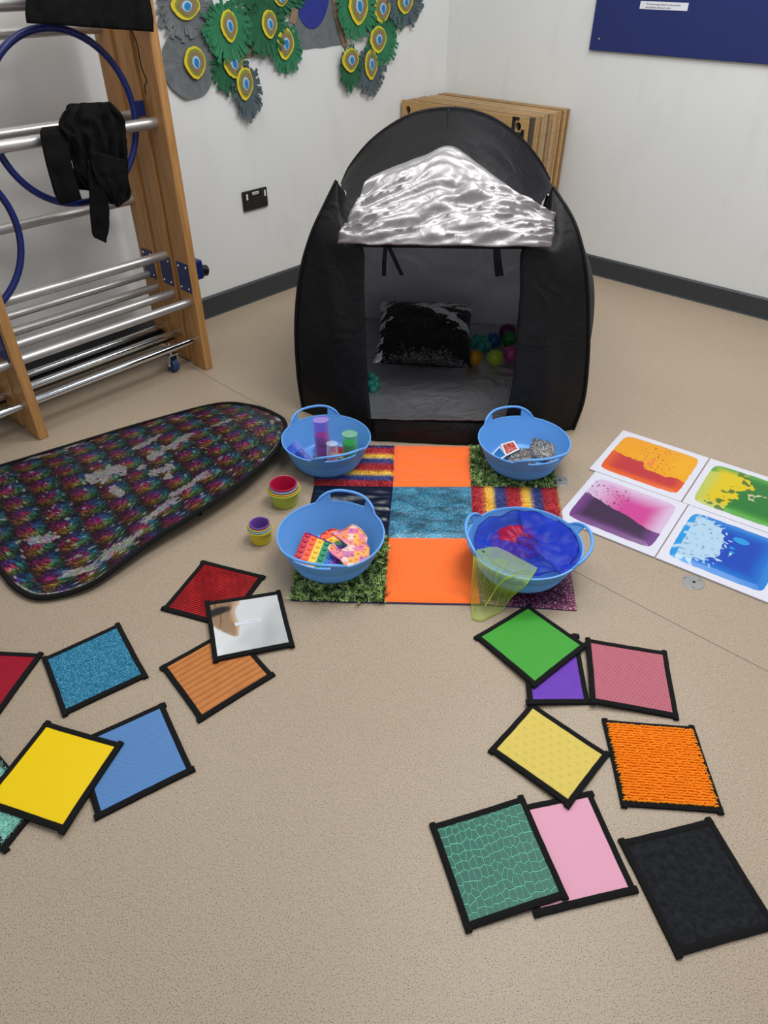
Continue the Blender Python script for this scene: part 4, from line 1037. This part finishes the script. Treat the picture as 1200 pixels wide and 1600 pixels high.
cup(k1, .0455, .0330, .063, .0085, '7ba6c8', 'pale blue cup third from outside in the larger stack', S1)
cup(k1, .0425, .0300, .066, .0125, 'b01440', 'crimson innermost cup of the larger nested stack', S1)
cup(k2, .0385, .0300, .050, .0005, 'd2bd22', 'yellow outermost cup of the smaller nested stack', S2)
cup(k2, .0362, .0275, .052, .0045, '79b0c4', 'pale blue cup second from outside in the smaller stack', S2)
cup(k2, .0335, .0250, .054, .0085, 'd9a548', 'orange cup third from outside in the smaller stack', S2)
cup(k2, .0295, .0215, .056, .0125, '6f4a9c', 'purple innermost cup of the smaller nested stack', S2)

# ------------------------------------------------------------------ liquid floor tiles
E1 = (fp(1200, 942)-fp(873, 811)).normalized(); E2 = Vector((E1.y, -E1.x, 0)); E2 = E2 if E2.y < 0 else -E2
SZ = .318
def smooth(a, b, x): t_ = max(0, min(1, (x-a)/(b-a))); return t_*t_*(3-2*t_)
def dim(c): return tuple(x*.80 for x in c)
def lerp3(a, b, t_): return tuple(x*(1-t_)+y*t_ for x, y in zip(a, b))
def L3_(h): return lin(h)[:3]
def liq_orange(u, v):
    b = .52+.10*noise.noise(Vector((u*5, v*3, 1)))+(.20*smooth(.42, .50, u))-.03*u+.03*noise.noise(Vector((u*18, v*18, 2)))
    c1, c2, c3 = L3_('ee9a12'), L3_('c23a3c'), L3_('e8641e')
    if v > b:
        e = smooth(.84, 1.0, v)+smooth(.2, 0, u)*.8+smooth(.85, 1, u)*.7; c = lerp3(c2, c3, min(1, e))
    else:
        c = lerp3(c1, L3_('f0b020'), .5+.5*noise.noise(Vector((u*3, v*3, 8))))
        if noise.noise(Vector((u*30, v*30, 5))) > .42 and .3 < u < .8: c = L3_('b0601a')
        if .40 < u < .55 and .38 < v < .6 and noise.noise(Vector((u*12, v*12, 6))) > -.1: c = L3_('ec8a3c')
    return c
def liq_pink(u, v):
    b = .50+.10*math.sin(u*3.6-.7)*1.0-.02+.10*smooth(.55, .95, u)*1.6+.015*noise.noise(Vector((u*10, v*10, 2)))
    e = min(u, v, 1-u, 1-v); pink, dark, pale, vio = L3_('cf4a96'), L3_('45314a'), L3_('dcc0e0'), L3_('7c4a8c')
    if v > b: c = lerp3(vio, dark, smooth(0.0, .22, min(u*1.2, (1-u), (1-v)*1.2)))
    else:
        c = lerp3(pale, pink, smooth(.0, .42, min(u*.8, v*1.1+.02, (1-u)*1.6)))
        if noise.noise(Vector((u*34, v*34, 5))) > .40 and u < .5 and v > .1: c = L3_('6a3560')
    return c
def liq_green(u, v):
    b = .42+.12*noise.noise(Vector((u*5, v*5, 1)))+.06*noise.noise(Vector((u*16, v*16, 2)))+.1*math.sin(v*5)
    yel, gr, pale, dg = L3_('e0c414'), L3_('2c7a34'), L3_('bcc860'), L3_('57a83a')
    if u > b:
        c = lerp3(dg, gr, smooth(0, .2, min(v, 1-v, 1-u)))
        if abs(u-b-.14) < .05 and abs(v-.50) < .09 and noise.noise(Vector((u*18, v*18, 7))) > -.1: c = L3_('ccc89a')
    else:
        c = lerp3(dg if v < .2 else pale, yel, smooth(0, .2, min(u, v, 1-v)))
        if u > b-.16 and noise.noise(Vector((u*13, v*13, 4))) > .12: c = L3_('5a7a2a')
    return c
def liq_blue(u, v):
    b = .30+.18*math.sin(v*3.4-.2)*.9+.04*noise.noise(Vector((u*12, v*12, 2)))-.20*smooth(.16, .0, v)+.10*smooth(.8, 1, v)*0
    ice, blu, cy, br = L3_('b4d4ea'), L3_('1f4cb8'), L3_('2f9ae0'), L3_('1c82d8')
    e = min(u, v, 1-u, 1-v)
    if u > b or (v > .86 and u > .25):
        c = lerp3(br, blu, smooth(0, .25, e))
        if ((u-.60)/.085)**2+((v-.26)/.055)**2 < 1 or ((u-.55)/.025)**2+((v-.45)/.02)**2 < 1 or ((u-.57)/.025)**2+((v-.53)/.018)**2 < 1: c = cy
        if u-b < .10 and noise.noise(Vector((u*22, v*22, 9))) > .30: c = ice
    else:
        c = ice
        if noise.noise(Vector((u*26, v*26, 5))) > .40: c = L3_('7fa2c4')
        if e < .07 and noise.noise(Vector((u*12, v*12, 3))) > -.15: c = cy
    return c
t = NT('gel_surface'); a = t.n('ShaderNodeAttribute', attribute_name='Col'); t.base(a.outputs['Color']); t.setb(Roughness=.28); t.b.inputs['Specular IOR Level'].default_value = .4; M['gel'] = t.m
M['tilebase'] = plain('white_vinyl_edge', 'cdcdd8', .35, var=.01)
def liquid_tile(o_, e1, e2, fn, label, z=.0005):
    rt = thing('liquid_floor_tile', o_+(e1+e2)*.5*SZ, label, 'sensory floor tile', 'liquid filled floor tiles')
    rt.location.z = 0
    mb = MB(); mb.obox(o_+Z*z, e1*SZ, e2*SZ, (0, 0, .006)); obj('white_base', mb, M['tilebase'], rt, bevel=.0015)
    n = 150; P = []; C = []; m0, m1 = .07, .93; rc = .10
    for i in range(n+1):
        row = []; cr_ = []
        for j in range(n+1):
            u, v = j/n, i/n
            # rounded-square mapping
            a, b = u*2-1, v*2-1; x = a*math.sqrt(1-b*b*.0); y = b
            k = .5*(abs(a*b))**6*.13; x = a*(1-k); y = b*(1-k)
            U_, V_ = .5+x*.5, .5+y*.5; dd = .0035*min(1, 12*min(u, v, 1-u, 1-v))
            wob = .008*noise.noise(Vector((U_*9, V_*9, 3)))
            row.append(o_+e1*SZ*(m0+(m1-m0)*U_+wob)+e2*SZ*(m0+.015+(m1-.015-m0-.015)*V_+wob)+Z*(z+.0061+dd)); cr_.append(dim(fn(u, v)))
        P.append(row); C.append(cr_)
    mb = MB(); mb.grid(P, C); obj('coloured_gel', mb, M['gel'], rt, smooth=True)
OA = fp(973, 674); OB = fp(928, 738)
O1 = OA
liquid_tile(O1, E1, E2, liq_orange, 'liquid floor tile with orange and red gel, farthest from the camera')
OP = OB+E1*.004
liquid_tile(OP, E1, E2, liq_pink, 'liquid floor tile with pink and dark purple gel')
liquid_tile(O1+E1*(SZ+.004), E1, E2, liq_green, 'liquid floor tile with yellow and green gel at the right edge')
liquid_tile(OP+E1*(SZ+.003), E1, E2, liq_blue, 'liquid floor tile with pale and deep blue gel at the right edge')

# ------------------------------------------------------------------ metal floor plates
M['plate'] = plain('grey_metal_plate', '8f918f', .45, .3, var=.05)
def plate(px, label):
    c = fp(*px); r = .031; rt = thing('floor_plate', c, label, 'floor plate', 'round metal plates set in the floor')
    mb = MB(); mb.lathe([(.0005, .0016), (r-.002, .0016), (r, .0008), (r, 0)], 40, c); obj('disc', mb, M['plate'], rt)
    mb = MB(); mb.box(c+Vector((.002, 0, .002)), (.007, .008, .0008)); 
    for a in (.4, 2.4, 4.4):
        for d in (-.1, .1): mb.box(c+Vector((math.cos(a+d)*.024, math.sin(a+d)*.024, .002)), (.0022, .0022, .0006))
    obj('fixing_holes', mb, plain('hole_black', '141414', .9), rt)
plate((1083, 910), 'round grey metal floor plate below the blue liquid tile')
plate((874, 751), 'round grey metal floor plate half hidden behind the bead bag tub')

# ------------------------------------------------------------------ tactile squares
M['bind'] = plain('black_binding_tape', '0c0c0d', .9, var=.05, bump=.3, bscale=800, spec=.25)
def uvmat(name, fn, rough=.6, metal=0, **kw):
    t = NT(name); t.setb(Roughness=rough, Metallic=metal); t.b.inputs['Specular IOR Level'].default_value = .22; uvn = t.n('ShaderNodeTexCoord').outputs['UV']; fn(t, uvn); return t.m
def bricks(t, uv, nx, ny, mortar, off=0):
    b = t.n('ShaderNodeTexBrick'); b.inputs['Scale'].default_value = 1; b.inputs['Brick Width'].default_value = 1/nx; b.inputs['Row Height'].default_value = 1/ny
    b.inputs['Mortar Size'].default_value = mortar; b.inputs['Mortar Smooth'].default_value = .2; b.offset = off; t.l(uv, b.inputs[0]); return b
def f_red(t, uv):
    b = bricks(t, uv, 30, 30, .0065); n = t.noise(uv, 3, 2); t.base(t.mix(b.outputs['Fac'], t.ramp(n, [(.4, 'c42028'), (.65, 'f03034')]), '300a0c')); t.setb(Metallic=.35, Roughness=.25); t.bump(b.outputs['Fac'], -.6, .001)
def f_wood(t, uv):
    mp = t.n('ShaderNodeMapping'); mp.inputs['Rotation'].default_value = (0, 0, 0); t.l(uv, mp.inputs[0])
    w_ = t.n('ShaderNodeTexWave', wave_type='BANDS', bands_direction='X'); w_.inputs['Scale'].default_value = 3.6; w_.inputs['Distortion'].default_value = 1.2; w_.inputs['Detail'].default_value = 2; w_.inputs['Detail Scale'].default_value = .7; t.l(mp.outputs[0], w_.inputs[0])
    n = t.noise(uv, 6, 3); k = t.ramp(w_.outputs['Fac'], [(.0, '8c5228'), (.07, 'b06c34'), (1.0, 'ba743a')]); t.base(t.mix(1, k, t.ramp(n, [(.2, .8), (.5, 1.0)]), 'MULTIPLY')); t.setb(Roughness=.45)
def f_tealg(t, uv):
    vo = t.vor(uv, 170, dim='2D'); t.base(t.ramp(vo.outputs['Color'], [(.25, '084460'), (.6, '0f7ba6'), (.92, '7ac8e0')])); t.setb(Roughness=.35, Metallic=.25); t.bump(vo.outputs['Distance'], .8, .001)
def f_crim(t, uv): t.base('900c24'); t.setb(Roughness=.18); t.bump(t.noise(uv, 3, 2), .5, .006)
def f_yel(t, uv): t.base('e6c200'); t.setb(Roughness=.32); t.bump(t.noise(uv, 2.5, 2), .4, .004)
def f_lb(t, uv): b = bricks(t, uv, 60, 60, .004, .5); t.base(t.mix(b.outputs['Fac'], '6892c2', '4a74aa')); t.setb(Roughness=.8); t.bump(b.outputs['Fac'], -.5, .0008)
def f_green(t, uv): t.base('3d9430'); t.setb(Roughness=.45); t.bump(t.noise(uv, 4, 3), .3, .003)
def f_purp(t, uv): t.base('6232a6'); t.setb(Roughness=.5); t.bump(t.noise(uv, 4, 4, .6, 1), .6, .004)
def f_dusty(t, uv): b = bricks(t, uv, 22, 30, .0032, .5); t.base(t.mix(b.outputs['Fac'], 'b66874', '843a4c')); t.setb(Roughness=.65); t.bump(b.outputs['Fac'], -.5, .001)
def f_minky(t, uv): t.base('cdb85c'); t.setb(Roughness=.85); t.bump(t.noise(uv, 60, 2), .2, .001)
def f_or(t, uv): t.base('f8901a'); t.setb(Roughness=.85)
def f_croc(t, uv):
    n = t.n('ShaderNodeTexNoise'); n.inputs['Scale'].default_value = 3.0; n.inputs['Detail'].default_value = 1; t.l(uv, n.inputs['Vector'])
    mx = t.n('ShaderNodeMix', data_type='VECTOR'); mx.inputs[0].default_value = .06; t.l(uv, mx.inputs[4]); t.l(n.outputs['Color'], mx.inputs[5])
    mp = t.n('ShaderNodeMapping'); mp.inputs['Scale'].default_value = (1.45, 1.0, 1); t.l(mx.outputs[1], mp.inputs[0])
    vo = t.vor(mp.outputs[0], 11, 'DISTANCE_TO_EDGE', .62, '2D'); k = t.ramp(vo.outputs['Distance'], [(.03, '7cc0a6'), (.09, '256a59'), (.4, '1d5c4d')])
    n2 = t.noise(uv, 70, 2); t.base(t.mix(1, k, t.ramp(n2, [(.3, .85), (.7, 1.05)]), 'MULTIPLY')); t.setb(Roughness=.35); t.bump(t.ramp(vo.outputs['Distance'], [(.0, 0.0), (.12, 1.0)]), .9, .002)
def f_pink(t, uv): t.base('d193a9'); t.setb(Roughness=.45)
def f_felt(t, uv): n = t.noise(uv, 14, 5, .7); t.base(t.ramp(n, [(.35, '0f1013'), (.75, '26282d')])); t.setb(Roughness=.95); t.bump(n, .8, .002)
def f_mint(t, uv): t.base('9fd8cc'); t.setb(Roughness=.9)
def f_mirror(t, uv):
    t.base('e8eaec'); t.setb(Roughness=.04, Metallic=1); t.bump(t.noise(uv, 1.6, 1), .22, .012)
FM = {k: uvmat(k, f) for k, f in dict(red_mesh=f_red, wood_print=f_wood, teal_glitter=f_tealg, crimson_vinyl=f_crim, yellow_vinyl=f_yel, blue_weave=f_lb, green_rubber=f_green, purple_satin=f_purp, dusty_grid=f_dusty, minky=f_minky, orange_pile=f_or, croc=f_croc, pink_vinyl=f_pink, black_felt=f_felt, mint_pile=f_mint, mirror_foil=f_mirror).items()}
def square(px, mat, label, zs=(.0005,)*4, fourth=None, extra=None, disp=None, n=14, th=.0062):
    A = [fp(x, y, 0) for x, y in px]
    if len(A) == 3: A.append(A[0]+A[2]-A[1])      # three corners seen: complete the square
    zs = list(zs); A = [a+Z*z for a, z in zip(A, zs)]
    c = sum(A, Vector())/4; rt = thing('tactile_square', Vector((c.x, c.y, min(zs))), label, 'tactile square', 'tactile squares on the floor')
    s_ = (A[1]-A[0]).length; b_ = .0125/s_
    def pt(u, v, z=0):
        return bil(A, u, v)+Z*z
    P = []; uv = []; nn = n
    for i in range(nn+1):
        row = []
        for j in range(nn+1):
            u, v = b_*.6+(1-1.2*b_)*j/nn, b_*.6+(1-1.2*b_)*i/nn; z = th+(disp(j/nn, i/nn) if disp else 0); row.append(pt(u, v, z)); uv.append((j/nn, i/nn))
        P.append(row)
    mb = MB(); mb.grid(P); obj('face_panel', mb, FM[mat], rt, smooth=True, uv=uv, angle=80)
    mb = MB()
    for k in range(4):
        a, b = A[k], A[(k+1) % 4]; d = (b-a).normalized(); nrm = Vector((-d.y, d.x, 0)); nrm = nrm if (c-a).dot(nrm) > 0 else -nrm
        ov = .0035 if k % 2 else -.0005; a2, b2 = a-d*ov, b+d*ov; K = 14
        rings = []
        for i in range(K+1):
            p = a2.lerp(b2, i/K)+nrm*(.0006*noise.noise(Vector((i*.6, k*3, c.x*9)))+.0008*math.sin(i/K*PI)); w_ = .0125
            rings.append([p, p+nrm*w_, p+nrm*w_+Z*(th+.0012), p+nrm*(w_*.5)+Z*(th+.002), p+Z*(th+.0002)])
        m0 = len(mb.v); mb.grid(rings, closed=True); mb.f += [tuple(m0+q for q in range(5)), tuple(m0+K*5+q for q in range(5))[::-1]]; mb.mi += [0, 0]
    obj('binding', mb, M['bind'], rt)
    return rt, A, th
square([(253, 955), (318, 878), (414, 902)], 'red_mesh', 'red metallic mesh tactile square, farthest back on the left')
rt, A, th = square([(251, 1044), (313, 1130), (429, 1058)], 'wood_print', 'wood grain print tactile square under the mirror square')
rt, A, th = square([(321, 947), (439, 927), (461, 1012), (334, 1039)], 'mirror_foil', 'mirror silver tactile square lying over the red and wood ones', (.009, .004, .004, .008))
e1, e2 = A[1]-A[0], A[3]-A[0]; a0 = A[0]+e1*.33+e2*.50+Z*(th+.0003); mb = MB(); ev = (e1+e2*-.02)*.33; mb.obox(a0, ev, e2.normalized()*-.012, (0, 0, .0004)); obj('paper_sticker', mb, plain('sticker_white', 'c9ccd6', .6, var=.01), rt)
mb = MB(); mb.obox(a0+ev*.55+e2.normalized()*-.0055+Z*.0005, ev*.35, e2.normalized()*-.0012, (0, 0, .0002)); obj('print', mb, M['greyp'], rt)
square([(66, 1032), (188, 976), (232, 1058), (98, 1121)], 'teal_glitter', 'sparkly teal blue glitter tactile square')
square([(-55, 1015+2), (68, 1024), (0, 1118)], 'crimson_vinyl', 'glossy crimson vinyl tactile square at the left edge', (.0005, .0005, .0005, .0005))
square([(256, 1100), (304, 1207), (152, 1283)], 'blue_weave', 'light blue woven tactile square under the yellow one')
rt, A, th = square([(-24, 1155), (43, 1178), (90, 1240), (6, 1335)][0:0] or [(6, 1334), (66, 1260), (-16, 1161)], 'mint_pile', 'mint green fluffy tactile square under the yellow one at the left edge')
fur(rt, [A[0].lerp(sum(A, Vector())/4, .10), A[1].lerp(sum(A, Vector())/4, .10), A[2].lerp(sum(A, Vector())/4, .10), A[3].lerp(sum(A, Vector())/4, .10)], th, lambda u, v: (.42, .76, .66), 6000, .006, .0009, (.2, -.2, .7), 11)
square([(72, 1130), (194, 1167), (103, 1306)], 'yellow_vinyl', 'plain bright yellow tactile square overlapping blue and mint ones', (.001, .007, .007, .007))
rt, A, th = square([(763, 1174), (889, 1267), (952, 1182)], 'minky', 'pale yellow dimpled tactile square', (.001, .008, .001, .001), n=84,
       disp=lambda u, v: (0 if min(u, v, 1-u, 1-v) < .07 else .0030)*max(0, 1-((((u*8.5+.5*(int(v*9) % 2)) % 1)-.5)**2+((v*9 % 1)-.5)**2)*16))
square([(901, 993), (921, 1102), (824, 1106)], 'purple_satin', 'purple satin tactile square mostly hidden under the green one', (.0005, .0005, .0085, .0005))
square([(824, 947), (916, 1015), (835, 1081), (741, 997)], 'green_rubber', 'plain green tactile square beside the patchwork mat', (.001, .009, .012, .001))
square([(913, 1004), (1041, 1021), (1060, 1125), (921, 1103)], 'dusty_grid', 'dusty pink grid textured tactile square', (.010, .0005, .0005, .009))
rt, A, th = square([(940, 1127), (1084, 1138), (1130, 1272), (970, 1261)], 'orange_pile', 'orange looped pile tactile square')
cA = sum(A, Vector())/4; qa = [a.lerp(cA, .085) for a in A]
mb = MB(); rnd = random.Random(3)
for i in range(30):
    for j in range(34):
        u, v = (j+.5+.25*rnd.uniform(-1, 1))/34, (i+.5+.15*rnd.uniform(-1, 1))/30
        if rnd.random() < .02: u += .02
        p = bil(qa, u, v)+Z*(th+.001); a = -.1+rnd.uniform(-.35, .35); d = Vector((math.cos(a), math.sin(a), 0)); L = .0062*rnd.uniform(.8, 1.4)
        mb.tube([p-d*L*.7-Z*.001, p+Z*.0028*rnd.uniform(.8, 1.3), p+d*L*.7+Z*.0005], [.0014, .0026, .0016], 6)
obj('looped_pile', mb, FM['orange_pile'], rt, smooth=True)
square([(922, 1238), (995, 1397), (838, 1435)], 'pink_vinyl', 'smooth pale pink tactile square under the green crocodile one')
square([(671, 1292), (817, 1249), (886, 1406), (727, 1457)], 'croc', 'dark green crocodile skin textured tactile square', (.001, .007, .0078, .001))
square([(1110, 1281), (966, 1316), (1055, 1497)], 'black_felt', 'charcoal black felt tactile square, nearest the bottom right corner')

# ------------------------------------------------------------------ rainbow sequin mat with wire rim
OUT = [(-60, 745, .015), (0, 729, .015), (110, 696, .012), (230, 660, .010), (340, 632, .015), (395, 635, .03), (430, 647, .055), (447, 662, .07), (441, 692, .075), (410, 728, .07), (365, 765, .062), (310, 802, .055), (240, 846, .04), (185, 886, .03), (145, 914, .02), (100, 931, .012), (55, 936, .010), (22, 920, .010), (2, 897, .012), (-40, 850, .012), (-80, 800, .012)]
bd = [fp(*p) for p in OUT]; bd = crv(bd+[bd[0]], 241)[:-1]; NB = 240
cen2 = sum(bd, Vector())/NB; cen2.z = .03
sm = thing('sequin_mat', Vector((cen2.x, cen2.y, 0)), 'large bean shaped rainbow sequin mat with black edge on the left floor', 'mat')
SIL = [((150, 760), (185, 745), .05), ((240, 727), (300, 690), .030), ((215, 712), (250, 690), .02), ((335, 678), (362, 668), .012), ((105, 705), (125, 700), .02), ((50, 722), (80, 716), .014), ((245, 752), (258, 750), .03), ((220, 745), (225, 742), .02),
       ((275, 790), (325, 760), .02), ((230, 830), (275, 800), .022), ((170, 878), (220, 850), .03), ((55, 856), (80, 850), .03), ((110, 905), (150, 895), .02), ((265, 760), (268, 742), .02), ((430, 655), (438, 680), .012), ((180, 775), (190, 785), .02), ((205, 672), (215, 668), .01), ((270, 660), (280, 662), .01)]
SIL = [(fp(*a), fp(*b), r) for a, b, r in SIL]
def rainbow(p):
    x, y = p.x*.80+p.y*.60, -p.x*.60+p.y*.80
    g = noise.noise(Vector((x*3, y*3, 0)))*.12
    a = x/.092+g; b = y/.082+.5*(math.floor(a) % 2)+g
    a += random.uniform(-.07, .07); b += random.uniform(-.10, .10); fa, fb = a % 1, b % 1
    dx, dy = fa-.5, fb-.5; d = math.sqrt(dx*dx+dy*dy); an = math.atan2(dy, dx)
    cols_ = [(.40, .015, .18), (.50, .03, .11), (.60, .32, .03), (.14, .45, .12), (.03, .34, .50), (.05, .10, .45), (.26, .02, .28)]
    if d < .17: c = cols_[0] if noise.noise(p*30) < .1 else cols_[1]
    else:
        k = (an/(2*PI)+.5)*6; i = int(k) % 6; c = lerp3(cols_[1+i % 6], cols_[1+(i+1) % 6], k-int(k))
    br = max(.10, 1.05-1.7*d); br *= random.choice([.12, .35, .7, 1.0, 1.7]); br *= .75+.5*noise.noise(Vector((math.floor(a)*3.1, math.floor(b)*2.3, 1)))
    if random.random() < .007: return (.6, .6, .65)  # occasional whitish fleck: sparkle glint painted into the sequin colour
    return tuple(x_*br for x_ in c)
P = []; C = []; NR = 130
for i in range(NR+1):
    k = i/NR; row = []; cr_ = []
    for j in range(NB):
        e = bd[j]; kk = .004+.996*k
        p = cen2.lerp(e, kk); p.z = cen2.z*(1-kk**1.5)+e.z*kk**1.5+.003*noise.noise(Vector((p.x*6, p.y*6, 1)))*(1-k)
        sil = False
        for a, b, r in SIL:
            r = r*.62
            ab = b-a; t_ = max(0, min(1, (Vector((p.x, p.y, 0))-a).dot(ab)/max(ab.length_squared, 1e-6))); d = ((a+ab*t_)-Vector((p.x, p.y, 0))).length
            if d < r*(1+1.1*noise.noise(Vector((p.x*28, p.y*28, 3)))+.9*noise.noise(Vector((p.x*90, p.y*90, 5)))): sil = True; break
        if not sil and noise.noise(Vector((p.x*60, p.y*60, 12))) > .52: sil = True
        if not sil and k > .965 and 110 < j < 190: sil = True
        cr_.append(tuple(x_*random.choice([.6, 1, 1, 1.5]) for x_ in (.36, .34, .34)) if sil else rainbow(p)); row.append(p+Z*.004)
    P.append(row); C.append(cr_)
M['rain'] = mat_sequin('rainbow_sequins', rough=.28, scale=230, amt=.38, metal=.55)
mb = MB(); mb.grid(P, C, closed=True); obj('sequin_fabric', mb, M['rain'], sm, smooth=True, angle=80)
mb = MB(); mb.grid([[p-Z*.004 for p in r] for r in P[::6]]+[[p-Z*.004 for p in P[-1]]], closed=True); obj('underside', mb, M['cloth'], sm, smooth=True)
mb = MB(); mb.tube([p+Z*.002+(cen2-p).normalized()*.002 for p in bd], .0062, 10, closed=True, flat=1.0); 
mb.grid([[p+Z*.0085 for p in bd], [p+(cen2-p).normalized()*.012+Z*.0065 for p in bd]], closed=True)
obj('wire_rim', mb, M['bind'], sm, smooth=True)
tb = [fp(292, 806, .05), fp(300, 806, .035), fp(308, 803, .03), fp(315, 804, .028)]
mb = MB(); mb.grid([[p+Vector((0, .006, 0)), p-Vector((0, .006, 0))] for p in crv(tb, 12)]); obj('pull_tab', mb, M['bind'], sm, solid=.002)
